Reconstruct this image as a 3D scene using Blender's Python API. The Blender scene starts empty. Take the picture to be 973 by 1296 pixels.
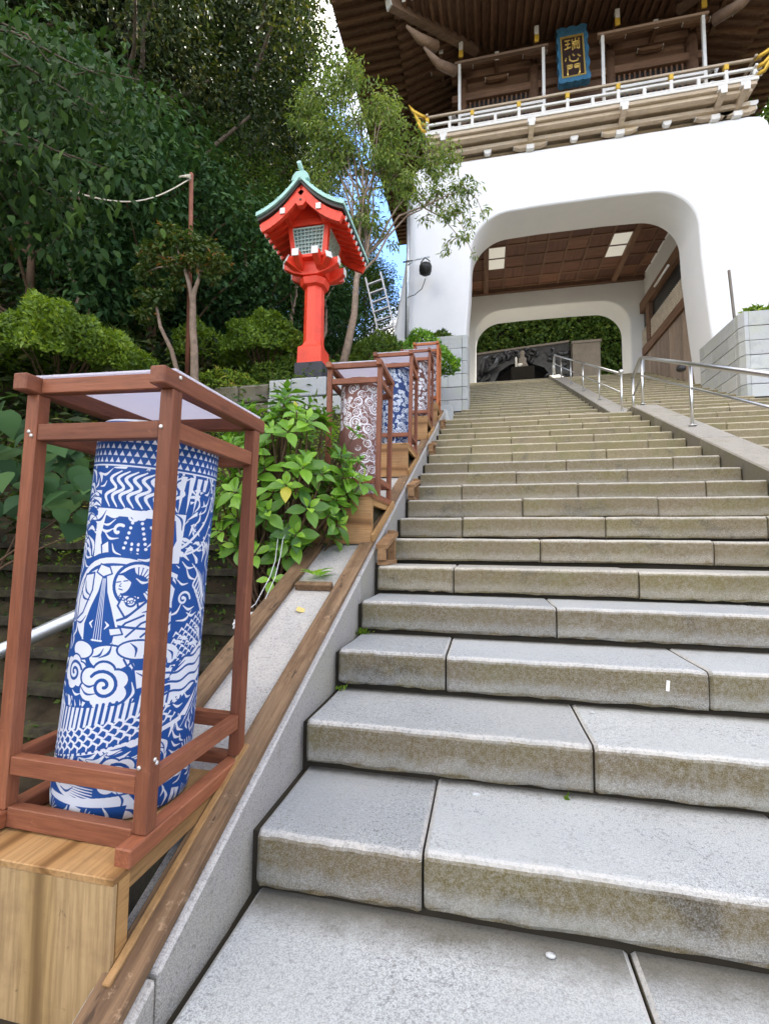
import bpy, math, random
import numpy as np
from mathutils import Vector, Matrix
R_ = random.Random(7)
SC = bpy.context.scene
COL = SC.collection
# ------------------------------------------------------------------ camera
cam = bpy.data.cameras.new("camera"); camo = bpy.data.objects.new("camera", cam); COL.objects.link(camo)
CX, CY, CZ = 0.65167, -1.27529, 0.96846
camo.matrix_world = Matrix(((0.978221, 0.005164, 0.207500, CX), (0.207322, -0.072601, -0.975575, CY), (0.010027, 0.997348, -0.072091, CZ), (0, 0, 0, 1)))
cam.sensor_fit = 'VERTICAL'; cam.sensor_height = 36.0; cam.lens = 16.502; cam.clip_start = 0.02; cam.clip_end = 3000
SC.camera = camo
# ------------------------------------------------------------------ sky, sun, exposure
SUN_EL, SUN_AZ = math.radians(50), math.radians(28)      # azimuth from +Y towards +X
w = bpy.data.worlds.new("World"); SC.world = w; w.use_nodes = True
nt = w.node_tree; nt.nodes.clear()
sky = nt.nodes.new('ShaderNodeTexSky'); sky.sky_type = 'NISHITA'; sky.sun_disc = False
sky.sun_elevation = SUN_EL; sky.sun_rotation = SUN_AZ; sky.air_density = 0.65; sky.dust_density = 0.0; sky.ozone_density = 3.5
bg = nt.nodes.new('ShaderNodeBackground'); wo = nt.nodes.new('ShaderNodeOutputWorld')
tcw = nt.nodes.new('ShaderNodeTexCoord'); nzw = nt.nodes.new('ShaderNodeTexNoise'); rpw = nt.nodes.new('ShaderNodeValToRGB'); mxw = nt.nodes.new('ShaderNodeMix')
mxw.data_type = 'RGBA'; nzw.inputs['Scale'].default_value = 3.2; nzw.inputs['Detail'].default_value = 7
rpw.color_ramp.elements[0].position = 0.46; rpw.color_ramp.elements[1].position = 0.60
mpw = nt.nodes.new('ShaderNodeVectorMath'); mpw.operation = 'ADD'; mpw.inputs[1].default_value = (1.7, 0.9, 0.4)
nt.links.new(tcw.outputs['Generated'], mpw.inputs[0]); nt.links.new(mpw.outputs[0], nzw.inputs['Vector']); nt.links.new(nzw.outputs['Fac'], rpw.inputs['Fac'])
nt.links.new(rpw.outputs['Color'], mxw.inputs[0]); nt.links.new(sky.outputs[0], mxw.inputs[6]); mxw.inputs[7].default_value = (10.4, 9.5, 8.3, 1)
nt.links.new(mxw.outputs[2], bg.inputs['Color']); bg.inputs['Strength'].default_value = 0.11
nt.links.new(bg.outputs[0], wo.inputs[0])
sl = bpy.data.lights.new("sun", 'SUN'); sl.energy = 3.0; sl.angle = math.radians(0.6); sl.color = (1.0, 0.95, 0.86)
so = bpy.data.objects.new("sun", sl); COL.objects.link(so)
sd = Vector((math.sin(SUN_AZ) * math.cos(SUN_EL), math.cos(SUN_AZ) * math.cos(SUN_EL), math.sin(SUN_EL)))
so.rotation_euler = (-sd).to_track_quat('-Z', 'Y').to_euler(); so.location = sd * 60
SC.view_settings.view_transform = 'Standard'; SC.view_settings.look = 'None'; SC.view_settings.gamma = 1.0
SC.view_settings.use_curve_mapping = False; SC.view_settings.exposure = 2.5
try:
    SC.cycles.use_denoising = True; SC.cycles.max_bounces = 6; SC.cycles.diffuse_bounces = 4; SC.cycles.transmission_bounces = 4; SC.cycles.transparent_max_bounces = 6
except Exception:
    pass
H, D = 0.17, 0.37583                                     # riser, tread of the stairs
SLP = H / D
# ------------------------------------------------------------------ helpers
def tag(o, label=None, cat=None, group=None, kind=None):
    if label: o['label'] = label
    if cat: o['category'] = cat
    if group: o['group'] = group
    if kind: o['kind'] = kind
    return o
def empty(name, label=None, cat=None, loc=(0, 0, 0), rot=(0, 0, 0), group=None, kind=None, parent=None):
    o = bpy.data.objects.new(name, None); COL.objects.link(o); o.location = loc; o.rotation_euler = rot; o.empty_display_size = 0.1
    if parent: o.parent = parent
    return tag(o, label, cat, group, kind)
def link(name, me, parent=None, loc=None, rot=None):
    o = bpy.data.objects.new(name, me); COL.objects.link(o)
    if parent: o.parent = parent
    if loc is not None: o.location = loc
    if rot is not None: o.rotation_euler = rot
    return o
def copy_tree(o, parent=None):
    c = o.copy(); COL.objects.link(c)
    if parent: c.parent = parent
    for ch in list(o.children): copy_tree(ch, c)
    return c
class MB:
    def __init__(s): s.v = []; s.f = []; s.m = []; s.sm = []
    def add(s, vs, fs, mi=0, smooth=False):
        b = len(s.v); s.v += [tuple(p) for p in vs]
        for f in fs: s.f.append([b + i for i in f]); s.m.append(mi); s.sm.append(smooth)
        return s
    def box(s, x0, x1, y0, y1, z0, z1, mi=0):
        return s.add([(x0, y0, z0), (x1, y0, z0), (x1, y1, z0), (x0, y1, z0), (x0, y0, z1), (x1, y0, z1), (x1, y1, z1), (x0, y1, z1)],
                     [(0, 3, 2, 1), (4, 5, 6, 7), (0, 1, 5, 4), (1, 2, 6, 5), (2, 3, 7, 6), (3, 0, 4, 7)], mi)
    def beam(s, p, q, wd, ht, up=(0, 0, 1), mi=0, taper=1.0):
        p, q = Vector(p), Vector(q); d = (q - p).normalized(); a = d.cross(Vector(up)).normalized(); b = a.cross(d)
        vs = []
        for c, t in ((p, 1.0), (q, taper)):
            for i, j in ((-1, -1), (1, -1), (1, 1), (-1, 1)): vs.append(c + a * (i * wd / 2 * t) + b * (j * ht / 2 * t))
        return s.add(vs, [(3, 2, 1, 0), (4, 5, 6, 7), (0, 1, 5, 4), (1, 2, 6, 5), (2, 3, 7, 6), (3, 0, 4, 7)], mi)
    def tube(s, pts, r, n=8, mi=0, caps=True, smooth=True):
        pts = [Vector(p) for p in pts]; rr = r if isinstance(r, (list, tuple)) else [r] * len(pts)
        vs = []; fs = []; prev = None
        for i, p in enumerate(pts):
            d = (pts[min(i + 1, len(pts) - 1)] - pts[max(i - 1, 0)]).normalized()
            if prev is None:
                a = d.cross(Vector((0, 0, 1)));
                if a.length < 1e-3: a = d.cross(Vector((1, 0, 0)))
            else: a = prev - d * prev.dot(d)
            a.normalize(); prev = a; b = d.cross(a)
            for k in range(n):
                t = 2 * math.pi * k / n; vs.append(p + (a * math.cos(t) + b * math.sin(t)) * rr[i])
        for i in range(len(pts) - 1):
            for k in range(n): fs.append((i * n + k, i * n + (k + 1) % n, (i + 1) * n + (k + 1) % n, (i + 1) * n + k))
        s.add(vs, fs, mi, smooth)
        if caps:
            b0 = len(s.v) - len(vs); s.f.append([b0 + k for k in range(n)][::-1]); s.m.append(mi); s.sm.append(False)
            s.f.append([b0 + (len(pts) - 1) * n + k for k in range(n)]); s.m.append(mi); s.sm.append(False)
        return s
    def lathe(s, prof, n=16, c=(0, 0, 0), mi=0, smooth=True, rot=0.0):
        vs = []; fs = []
        for r, z in prof:
            for k in range(n):
                t = 2 * math.pi * k / n + rot; vs.append((c[0] + r * math.cos(t), c[1] + r * math.sin(t), c[2] + z))
        for i in range(len(prof) - 1):
            for k in range(n): fs.append((i * n + k, i * n + (k + 1) % n, (i + 1) * n + (k + 1) % n, (i + 1) * n + k))
        s.add(vs, fs, mi, smooth); b0 = len(s.v) - len(vs)
        s.f.append([b0 + k for k in range(n)][::-1]); s.m.append(mi); s.sm.append(False)
        s.f.append([b0 + (len(prof) - 1) * n + k for k in range(n)]); s.m.append(mi); s.sm.append(False)
        return s
    def prism(s, poly, axis, t0, t1, mi=0):
        """poly in the two other axes, extruded along axis (0 x, 1 y, 2 z)"""
        n = len(poly); vs = []
        for t in (t0, t1):
            for a, b in poly:
                vs.append((t, a, b) if axis == 0 else ((a, t, b) if axis == 1 else (a, b, t)))
        return s.add(vs, [list(range(n)), [n + i for i in range(n)][::-1]] + [(i, n + i, n + (i + 1) % n, (i + 1) % n) for i in range(n)], mi)
    def mesh(s, name, mats):
        me = bpy.data.meshes.new(name); me.from_pydata(s.v, [], s.f)
        for m in (mats if isinstance(mats, (list, tuple)) else [mats]): me.materials.append(m)
        me.polygons.foreach_set('material_index', s.m); me.polygons.foreach_set('use_smooth', s.sm)
        import bmesh
        bm = bmesh.new(); bm.from_mesh(me); bmesh.ops.recalc_face_normals(bm, faces=bm.faces); bm.to_mesh(me); bm.free(); me.update()
        return me
    def build(s, name, mats, parent=None, loc=None, rot=None, bevel=0.0, seg=1):
        o = link(name, s.mesh(name, mats), parent, loc, rot)
        if bevel:
            b = o.modifiers.new('edge', 'BEVEL'); b.width = bevel; b.segments = seg; b.limit_method = 'ANGLE'; b.angle_limit = math.radians(40)
        return o
# ------------------------------------------------------------------ materials
class NG:
    def __init__(s, name):
        s.mat = bpy.data.materials.new(name); s.mat.use_nodes = True; s.t = s.mat.node_tree; s.t.nodes.clear()
        s.out = s.t.nodes.new('ShaderNodeOutputMaterial'); s.b = s.n('BsdfPrincipled'); s.l(s.b.outputs[0], s.out.inputs[0])
    def n(s, k, **kw):
        nd = s.t.nodes.new('ShaderNode' + k)
        for a, v in kw.items(): setattr(nd, a, v)
        return nd
    def l(s, a, b): s.t.links.new(a, b)
    def put(s, sock, v):
        if isinstance(v, bpy.types.NodeSocket): s.l(v, sock)
        elif isinstance(v, (tuple, list)) and len(v) == 3 and sock.type == 'RGBA': sock.default_value = (*v, 1)
        else: sock.default_value = v
    def coord(s, kind='Object', scale=(1, 1, 1), jitter=True):
        tc = s.n('TexCoord'); v = tc.outputs[kind]
        if jitter:
            oi = s.n('ObjectInfo'); ad = s.n('VectorMath', operation='ADD'); ml = s.n('VectorMath', operation='SCALE')
            cb = s.n('CombineXYZ'); s.l(oi.outputs['Random'], cb.inputs[0]); s.l(oi.outputs['Random'], cb.inputs[1]); s.l(oi.outputs['Random'], cb.inputs[2])
            s.l(cb.outputs[0], ml.inputs[0]); ml.inputs['Scale'].default_value = 37.0
            s.l(v, ad.inputs[0]); s.l(ml.outputs[0], ad.inputs[1]); v = ad.outputs[0]
        mp = s.n('VectorMath', operation='MULTIPLY'); s.l(v, mp.inputs[0]); mp.inputs[1].default_value = scale
        return mp.outputs[0]
    def noise(s, co, scale, detail=3, rough=0.55, dist=0.0):
        nd = s.n('TexNoise'); s.l(co, nd.inputs['Vector']); nd.inputs['Scale'].default_value = scale; nd.inputs['Detail'].default_value = detail
        nd.inputs['Roughness'].default_value = rough; nd.inputs['Distortion'].default_value = dist; return nd.outputs['Fac']
    def ramp(s, fac, stops):
        r = s.n('ValToRGB'); s.put(r.inputs[0], fac); e = r.color_ramp.elements
        while len(e) < len(stops): e.new(0.5)
        for el, (p, c) in zip(e, stops): el.position = p; el.color = (*c, 1) if isinstance(c, (tuple, list)) else (c, c, c, 1)
        return r.outputs[0]
    def mix(s, fac, a, b, mode='MIX'):
        m = s.n('Mix', data_type='RGBA', blend_type=mode); s.put(m.inputs[0], fac); s.put(m.inputs[6], a); s.put(m.inputs[7], b); return m.outputs[2]
    def math(s, op, a, b=0.0, clamp=False):
        m = s.n('Math', operation=op, use_clamp=clamp); s.put(m.inputs[0], a); s.put(m.inputs[1], b); return m.outputs[0]
    def bump(s, h, strength, dist=0.01):
        b = s.n('Bump'); s.put(b.inputs['Height'], h); b.inputs['Strength'].default_value = strength; b.inputs['Distance'].default_value = dist
        s.l(b.outputs[0], s.b.inputs['Normal']); return b
    def base(s, c, rough=0.7, spec=0.4, metal=0.0):
        s.put(s.b.inputs['Base Color'], c); s.put(s.b.inputs['Roughness'], rough); s.b.inputs['Specular IOR Level'].default_value = spec; s.b.inputs['Metallic'].default_value = metal
        return s
def granite(name, tread, light, stain, stain_amt=0.8, moss=0.25, speck=1.0):
    g = NG(name); co = g.coord('Object'); cw = g.coord('Object', (1, 1, 1), False)
    f1 = g.noise(co, 300, 2, 0.6); f2 = g.noise(co, 95, 3, 0.7); f3 = g.noise(co, 3.0, 4, 0.6)
    c = g.mix(g.ramp(f1, [(0.38, 0.0), (0.60, 1.0)]), [x * (1 - 0.42 * speck) for x in tread], [min(1, x * (1 + 0.28 * speck)) for x in tread])
    c = g.mix(g.ramp(f2, [(0.33, 1.0), (0.45, 0.0)]), c, [x * 0.45 for x in tread])
    c = g.mix(g.ramp(f3, [(0.35, 0.0), (0.75, 0.45)]), c, [x * 0.72 for x in tread])
    f6 = g.noise(co, 1.3, 3, 0.6); c = g.mix(g.ramp(f6, [(0.40, 0.0), (0.66, 0.55)]), c, [x * y for x, y in zip(tread, (1.06, 1.05, 1.03))])
    f5 = g.noise(co, 9, 5, 0.75); c = g.mix(g.ramp(f5, [(0.60, 0.0), (0.74, 0.45)]), c, [x * y for x, y in zip(tread, (0.5, 0.47, 0.38))])
    oi = g.n('ObjectInfo'); c = g.mix(1.0, c, g.ramp(oi.outputs['Random'], [(0, (0.80, 0.80, 0.80)), (0.35, (0.98, 0.96, 0.92)), (0.65, (1.0, 1.0, 1.0)), (1, (1.12, 1.11, 1.08))]), 'MULTIPLY')
    ge = g.n('NewGeometry'); sp = g.n('SeparateXYZ'); g.l(ge.outputs['True Normal'], sp.inputs[0]); nz = sp.outputs['Z']
    edge = g.ramp(nz, [(0.10, 0.0), (0.35, 1.0), (0.93, 1.0), (0.985, 0.0)])
    riser = g.ramp(nz, [(0.30, 1.0), (0.75, 0.0)])
    tg = g.n('TexCoord'); sg = g.n('SeparateXYZ'); g.l(tg.outputs['Generated'], sg.inputs[0]); gz = sg.outputs['Z']
    st = g.noise(g.coord('Object', (1, 1, 0.22)), 9, 5, 0.7); st2 = g.noise(co, 60, 3, 0.7)
    body = g.ramp(g.math('ADD', gz, g.math('MULTIPLY', g.math('SUBTRACT', st, 0.5), 0.55)), [(0.03, 1.0), (0.10, 0.66), (0.24, 0.55), (0.46, 0.95), (0.86, 1.0), (0.97, 0.55)])
    amt = g.math('MULTIPLY', g.math('MULTIPLY', riser, body), g.ramp(st2, [(0.30, 0.72), (0.60, 1.0)]), True)
    amt = g.math('MULTIPLY', amt, stain_amt)
    sc = g.mix(g.ramp(g.noise(co, 2.6, 3), [(0.42, 0.0), (0.68, 1.0)]), stain, (stain[0] * 0.95, stain[1] * 1.02, stain[2] * 0.62))
    sc = g.mix(g.ramp(g.noise(co, 4.3, 2), [(0.60, 0.0), (0.70, 0.8)]), sc, [x * 0.4 for x in stain])
    sc = g.mix(g.ramp(f1, [(0.44, 0.0), (0.70, 0.22)]), sc, light)
    c = g.mix(amt, c, sc)
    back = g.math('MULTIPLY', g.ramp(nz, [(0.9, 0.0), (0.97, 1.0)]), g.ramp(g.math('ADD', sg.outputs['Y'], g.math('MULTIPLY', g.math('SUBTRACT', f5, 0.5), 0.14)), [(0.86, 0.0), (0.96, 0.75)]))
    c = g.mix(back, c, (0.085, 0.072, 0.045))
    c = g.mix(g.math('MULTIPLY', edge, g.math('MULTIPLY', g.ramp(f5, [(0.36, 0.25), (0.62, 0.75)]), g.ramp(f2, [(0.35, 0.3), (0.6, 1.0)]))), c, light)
    if moss:
        c = g.mix(g.math('MULTIPLY', g.ramp(g.noise(cw, 1.1, 5, 0.7), [(0.56, 0.0), (0.72, 1.0)]), moss), c, (0.10, 0.12, 0.025))
    g.base(c, 0.82, 0.3); g.bump(g.math('ADD', f2, g.math('MULTIPLY', f1, 0.6)), 0.35, 0.004)
    return g.mat
def woodmat(name, cols, axis=0, rough=0.6, fig=14.0, wear=0.3, dirt=(0.05, 0.035, 0.025), spec=0.35):
    g = NG(name); sc = [1.0, 1.0, 1.0]; sc[axis] = 0.07
    co = g.coord('Object', sc); cb = g.coord('Object')
    f = g.noise(co, fig * 2.2, 4, 0.65, 0.6); fine = g.noise(co, 160, 2, 0.6)
    c = g.ramp(f, [(0.30, cols[0]), (0.50, cols[1]), (0.72, cols[2])])
    c = g.mix(g.ramp(fine, [(0.35, 0.35), (0.6, 0.0)]), c, [x * 0.55 for x in cols[0]])
    c = g.mix(g.math('MULTIPLY', g.ramp(g.noise(cb, 5, 5, 0.7), [(0.52, 0.0), (0.75, 1.0)]), wear), c, dirt)
    c = g.mix(g.math('MULTIPLY', g.ramp(g.noise(g.coord('Object', [x * 3 + 0.6 for x in sc]), 9, 3, 0.7), [(0.63, 0.0), (0.70, 1.0)]), wear * 1.6, True), c, [x * 0.5 for x in cols[0]])
    c = g.mix(g.math('MULTIPLY', g.ramp(g.noise(cb, 17, 5, 0.8), [(0.60, 0.0), (0.70, 1.0)]), wear * 0.9, True), c, [min(1, x * 1.55 + 0.03) for x in cols[2]])
    oi = g.n('ObjectInfo'); c = g.mix(1.0, c, g.ramp(oi.outputs['Random'], [(0, (0.74, 0.72, 0.72)), (0.5, (0.98, 0.97, 0.97)), (1, (1.2, 1.18, 1.12))]), 'MULTIPLY')
    g.base(c, rough, spec); g.bump(g.math('ADD', fine, g.math('MULTIPLY', f, 0.5)), 0.25, 0.002); return g.mat
def plain(name, c, rough=0.6, spec=0.4, metal=0.0, var=0.15, scale=6.0, bump=0.0, dirt=None, dirt_amt=0.3):
    g = NG(name); co = g.coord('Object'); f = g.noise(co, scale, 4, 0.6)
    k = g.mix(g.ramp(f, [(0.3, 0.0), (0.7, 1.0)]), [x * (1 - var) for x in c], [min(1, x * (1 + var)) for x in c])
    if dirt: k = g.mix(g.math('MULTIPLY', g.ramp(g.noise(co, scale * 0.6, 6, 0.75), [(0.5, 0.0), (0.72, 1.0)]), dirt_amt), k, dirt)
    g.base(k, rough, spec, metal)
    if bump: g.bump(g.noise(co, scale * 12, 3), bump, 0.003)
    return g.mat
def leafmat(name, stops, trans=0.35, rough=0.5, spec=0.35):
    g = NG(name); at = g.n('Attribute'); at.attribute_name = 'tint'; oi = g.n('ObjectInfo')
    f = g.math('ADD', at.outputs['Fac'], g.math('MULTIPLY', g.math('SUBTRACT', oi.outputs['Random'], 0.5), 0.25))
    c = g.ramp(f, stops); g.base(c, rough, spec)
    tr = g.n('BsdfTranslucent'); g.l(g.mix(1.0, c, (1.25, 1.2, 0.55), 'MULTIPLY'), tr.inputs[0])
    mx = g.n('MixShader'); mx.inputs[0].default_value = trans; g.l(g.b.outputs[0], mx.inputs[1]); g.l(tr.outputs[0], mx.inputs[2]); g.l(mx.outputs[0], g.out.inputs[0])
    return g.mat
M = {}
M['step'] = granite('step_granite', (0.39, 0.405, 0.405), (0.56, 0.52, 0.47), (0.115, 0.084, 0.036), 1.0, 0.05, 0.85)
M['step_mid'] = granite('middle_step_granite', (0.39, 0.375, 0.335), (0.56, 0.51, 0.43), (0.135, 0.10, 0.045), 1.0, 0.2)
M['step_up'] = granite('upper_step_granite', (0.43, 0.385, 0.29), (0.60, 0.53, 0.39), (0.155, 0.12, 0.06), 0.9, 0.4)
M['cheek'] = granite('cheek_granite', (0.36, 0.35, 0.34), (0.48, 0.46, 0.43), (0.30, 0.27, 0.23), 0.35, 0.05)
M['coping'] = granite('coping_granite', (0.30, 0.28, 0.245), (0.40, 0.37, 0.32), (0.13, 0.115, 0.08), 0.8, 0.3)
M['pier'] = granite('pier_granite', (0.52, 0.54, 0.56), (0.6, 0.61, 0.62), (0.42, 0.43, 0.42), 0.4, 0.08, 0.5)
M['oldwall'] = granite('old_wall_stone', (0.24, 0.215, 0.18), (0.3, 0.27, 0.22), (0.15, 0.13, 0.085), 0.7, 0.6)
M['core'] = plain('joint_dirt', (0.035, 0.03, 0.022), 0.95, 0.1, bump=0.3)
M['red_wood_z'] = woodmat('red_stained_post_wood', ((0.185, 0.062, 0.030), (0.25, 0.086, 0.042), (0.32, 0.122, 0.060)), 2, 0.55, 9, 0.25, (0.09, 0.035, 0.025))
M['red_wood_x'] = woodmat('red_stained_rail_wood', ((0.185, 0.062, 0.030), (0.25, 0.086, 0.042), (0.32, 0.122, 0.060)), 0, 0.55, 9, 0.3, (0.09, 0.035, 0.025))
M['red_wood_y'] = woodmat('red_stained_runner_wood', ((0.185, 0.062, 0.030), (0.25, 0.086, 0.042), (0.32, 0.122, 0.060)), 1, 0.55, 9, 0.3, (0.09, 0.035, 0.025))
M['orange_wood_z'] = woodmat('orange_stained_post_wood', ((0.36, 0.10, 0.03), (0.45, 0.14, 0.045), (0.52, 0.18, 0.06)), 2, 0.55, 9, 0.2)
def plymat(name, cols, axis, sc=2.2, dirt=(0.17, 0.10, 0.055), wear=0.5):
    g = NG(name); s3 = [1.0, 1.0, 1.0]; s3[axis] = 0.16; co = g.coord('Object', s3); cb = g.coord('Object')
    wv = g.n('TexWave'); wv.wave_type = 'RINGS'; wv.rings_direction = 'SPHERICAL'; g.l(co, wv.inputs['Vector']); wv.inputs['Scale'].default_value = sc; wv.inputs['Distortion'].default_value = 3.5; wv.inputs['Detail'].default_value = 2.5; wv.inputs['Detail Scale'].default_value = 1.1
    s4 = [1.0, 1.0, 1.0]; s4[axis] = 0.05; fine = g.noise(g.coord('Object', s4), 120, 3, 0.6)
    c = g.ramp(wv.outputs['Fac'], [(0.0, [x * 0.8 for x in cols[0]]), (0.10, cols[1]), (0.6, cols[2])])
    c = g.mix(g.ramp(fine, [(0.36, 0.4), (0.6, 0.0)]), c, [x * 0.6 for x in cols[0]])
    c = g.mix(g.math('MULTIPLY', g.ramp(g.noise(cb, 3.2, 6, 0.7), [(0.50, 0.0), (0.68, 1.0)]), wear), c, dirt)
    c = g.mix(g.math('MULTIPLY', g.ramp(g.noise(cb, 26, 4, 0.8), [(0.64, 0.0), (0.72, 1.0)]), 0.6), c, (0.07, 0.045, 0.03))
    g.base(c, 0.62, 0.3); g.bump(g.math('ADD', fine, wv.outputs['Fac']), 0.2, 0.002); return g.mat
M['ply_z'] = plymat('plywood_face', ((0.25, 0.15, 0.06), (0.40, 0.26, 0.11), (0.46, 0.31, 0.15)), 2)
M['ply_x'] = plymat('plywood_face_sideways', ((0.24, 0.115, 0.042), (0.38, 0.20, 0.08), (0.44, 0.25, 0.11)), 0, 2.6, (0.12, 0.07, 0.035), 0.35)
M['ply_y'] = plymat('plywood_top', ((0.24, 0.12, 0.04), (0.38, 0.21, 0.08), (0.44, 0.26, 0.11)), 1, 3.0, (0.10, 0.06, 0.03), 0.5)
M['brace'] = woodmat('pale_batten_wood', ((0.28, 0.15, 0.055), (0.38, 0.22, 0.085), (0.44, 0.27, 0.115)), 1, 0.6, 8, 0.3, (0.13, 0.08, 0.04))
M['trestle'] = woodmat('brown_batten_wood', ((0.20, 0.105, 0.045), (0.29, 0.165, 0.075), (0.36, 0.22, 0.11)), 1, 0.65, 8, 0.5, (0.10, 0.06, 0.03))
M['board'] = woodmat('weathered_board_wood', ((0.11, 0.062, 0.032), (0.19, 0.115, 0.06), (0.28, 0.185, 0.105)), 1, 0.75, 10, 0.6, (0.045, 0.032, 0.022))
M['slab'] = plain('mossy_slab_and_box_shade', (0.045, 0.038, 0.026), 0.9, 0.2, var=0.5, scale=14, bump=0.5, dirt=(0.09, 0.10, 0.03), dirt_amt=0.9)
M['plaster'] = plain('white_plaster', (0.80, 0.80, 0.80), 0.85, 0.2, var=0.02, scale=1.5, bump=0.05, dirt=(0.68, 0.68, 0.68), dirt_amt=0.25)
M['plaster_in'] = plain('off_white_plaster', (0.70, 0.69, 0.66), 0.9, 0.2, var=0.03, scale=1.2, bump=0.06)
M['dark_wood'] = woodmat('dark_temple_wood', ((0.12, 0.064, 0.038), (0.18, 0.098, 0.058), (0.24, 0.135, 0.08)), 1, 0.65, 6, 0.2)
M['dark_wood_x'] = woodmat('dark_temple_wood_sideways', ((0.12, 0.064, 0.038), (0.18, 0.098, 0.058), (0.24, 0.135, 0.08)), 0, 0.65, 6, 0.2)
M['balcony_wood'] = woodmat('glare_lit_balcony_wood', ((0.46, 0.36, 0.25), (0.58, 0.47, 0.34), (0.66, 0.55, 0.42)), 0, 0.65, 6, 0.2)  # glare on the balcony is put into this paler wood colour
M['mid_wood'] = woodmat('brown_temple_wood', ((0.22, 0.145, 0.10), (0.30, 0.20, 0.14), (0.36, 0.25, 0.18)), 0, 0.65, 6, 0.2)
M['pale_wood'] = woodmat('pale_grey_board_wood', ((0.27, 0.20, 0.15), (0.36, 0.28, 0.22), (0.42, 0.34, 0.27)), 2, 0.7, 7, 0.3)
M['white_paint'] = plain('white_end_paint', (0.74, 0.72, 0.68), 0.6, 0.4, var=0.06)
M['yellow_paint'] = plain('yellow_metal_cap', (0.72, 0.46, 0.06), 0.4, 0.5, 0.3, var=0.1)
M['gold'] = plain('gold_leaf', (0.80, 0.55, 0.15), 0.35, 0.5, 0.6, var=0.15, scale=30)
M['blue_frame'] = plain('blue_carved_frame', (0.04, 0.14, 0.24), 0.6, 0.4, var=0.3, scale=12, bump=0.3)
M['black_panel'] = plain('dark_sign_board', (0.035, 0.018, 0.015), 0.5, 0.4, var=0.2)
M['ceil_a'] = woodmat('ceiling_panel_wood', ((0.12, 0.052, 0.03), (0.17, 0.078, 0.045), (0.21, 0.10, 0.06)), 0, 0.6, 5, 0.1)
M['ceil_b'] = woodmat('ceiling_panel_dark_wood', ((0.09, 0.038, 0.024), (0.135, 0.06, 0.036), (0.17, 0.08, 0.048)), 1, 0.6, 5, 0.1)
M['steel'] = plain('stainless_steel', (0.62, 0.62, 0.60), 0.28, 0.5, 0.95, var=0.05)
M['galv'] = plain('galvanised_steel', (0.55, 0.58, 0.60), 0.42, 0.5, 0.9, var=0.1, scale=20)
M['alu'] = plain('aluminium', (0.50, 0.50, 0.50), 0.45, 0.5, 0.8, var=0.06)
M['verm'] = plain('vermilion_paint', (0.80, 0.062, 0.026), 0.45, 0.4, var=0.10, scale=5, bump=0.08, dirt=(0.42, 0.035, 0.02), dirt_amt=0.55)
M['copper'] = plain('verdigris_copper', (0.36, 0.60, 0.53), 0.55, 0.4, var=0.18, scale=7, bump=0.1, dirt=(0.22, 0.42, 0.38), dirt_amt=0.5)
M['dark_eave'] = plain('dark_eave_metal', (0.035, 0.035, 0.03), 0.5, 0.4)
M['lattice_pale'] = plain('pale_lattice_wood', (0.55, 0.47, 0.36), 0.6)
M['lattice'] = plain('pale_green_lattice', (0.42, 0.54, 0.48), 0.5, 0.4, var=0.08)
M['lattice_back'] = plain('lantern_glass', (0.17, 0.23, 0.22), 0.25, 0.5)
M['base_grey'] = plain('dark_grey_base_paint', (0.05, 0.05, 0.058), 0.6, 0.3, var=0.1)
M['black'] = plain('black_enamel', (0.02, 0.02, 0.02), 0.45, 0.4)
M['bronze'] = plain('dark_bronze', (0.045, 0.047, 0.052), 0.45, 0.5, 0.35, var=0.4, scale=9, bump=0.2)
M['cave'] = plain('cave_rock', (0.02, 0.018, 0.016), 0.95, 0.1, bump=0.4)
M['concrete'] = plain('grey_concrete', (0.20, 0.175, 0.15), 0.9, 0.2, var=0.12, bump=0.2)
M['bark'] = plain('tree_bark', (0.13, 0.10, 0.075), 0.9, 0.15, var=0.4, scale=16, bump=0.7, dirt=(0.07, 0.075, 0.035), dirt_amt=0.6)
M['bark_pale'] = plain('pale_smooth_bark', (0.27, 0.20, 0.15), 0.85, 0.2, var=0.3, scale=14, bump=0.5, dirt=(0.16, 0.14, 0.09), dirt_amt=0.6)
M['twig'] = plain('brown_twig', (0.12, 0.075, 0.045), 0.85, 0.2, var=0.3, scale=20)
M['pole'] = plain('rusty_red_pole', (0.20, 0.075, 0.045), 0.7, 0.3, var=0.25)
M['rope'] = plain('pale_rope', (0.60, 0.54, 0.42), 0.85, 0.2, var=0.15, scale=60)
M['soil'] = plain('dark_soil', (0.05, 0.038, 0.024), 0.95, 0.1, var=0.5, scale=5, bump=0.8, dirt=(0.05, 0.065, 0.015), dirt_amt=0.8)
M['ground'] = plain('grey_paving_ground', (0.25, 0.25, 0.24), 0.9, 0.2, var=0.2, scale=2)
M['plastic'] = plain('white_plastic', (0.74, 0.77, 0.80), 0.35, 0.5, var=0.05)
M['cable'] = plain('grey_white_cable', (0.55, 0.56, 0.57), 0.5, 0.4)
M['screw'] = plain('zinc_screw', (0.72, 0.70, 0.66), 0.35, 0.5, 0.7)
g = NG('milky_acrylic'); g.base((0.78, 0.77, 0.82), 0.35); tr = g.n('BsdfTranslucent'); tr.inputs[0].default_value = (0.82, 0.80, 0.86, 1); mx = g.n('MixShader'); mx.inputs[0].default_value = 0.6; g.l(g.b.outputs[0], mx.inputs[1]); g.l(tr.outputs[0], mx.inputs[2]); g.l(mx.outputs[0], g.out.inputs[0]); M['sheet'] = g.mat
g = NG('lit_ceiling_panel'); g.base((0.8, 0.78, 0.7), 0.5); g.b.inputs['Emission Color'].default_value = (1, 0.95, 0.82, 1); g.b.inputs['Emission Strength'].default_value = 0.055; M['lit'] = g.mat
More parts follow.
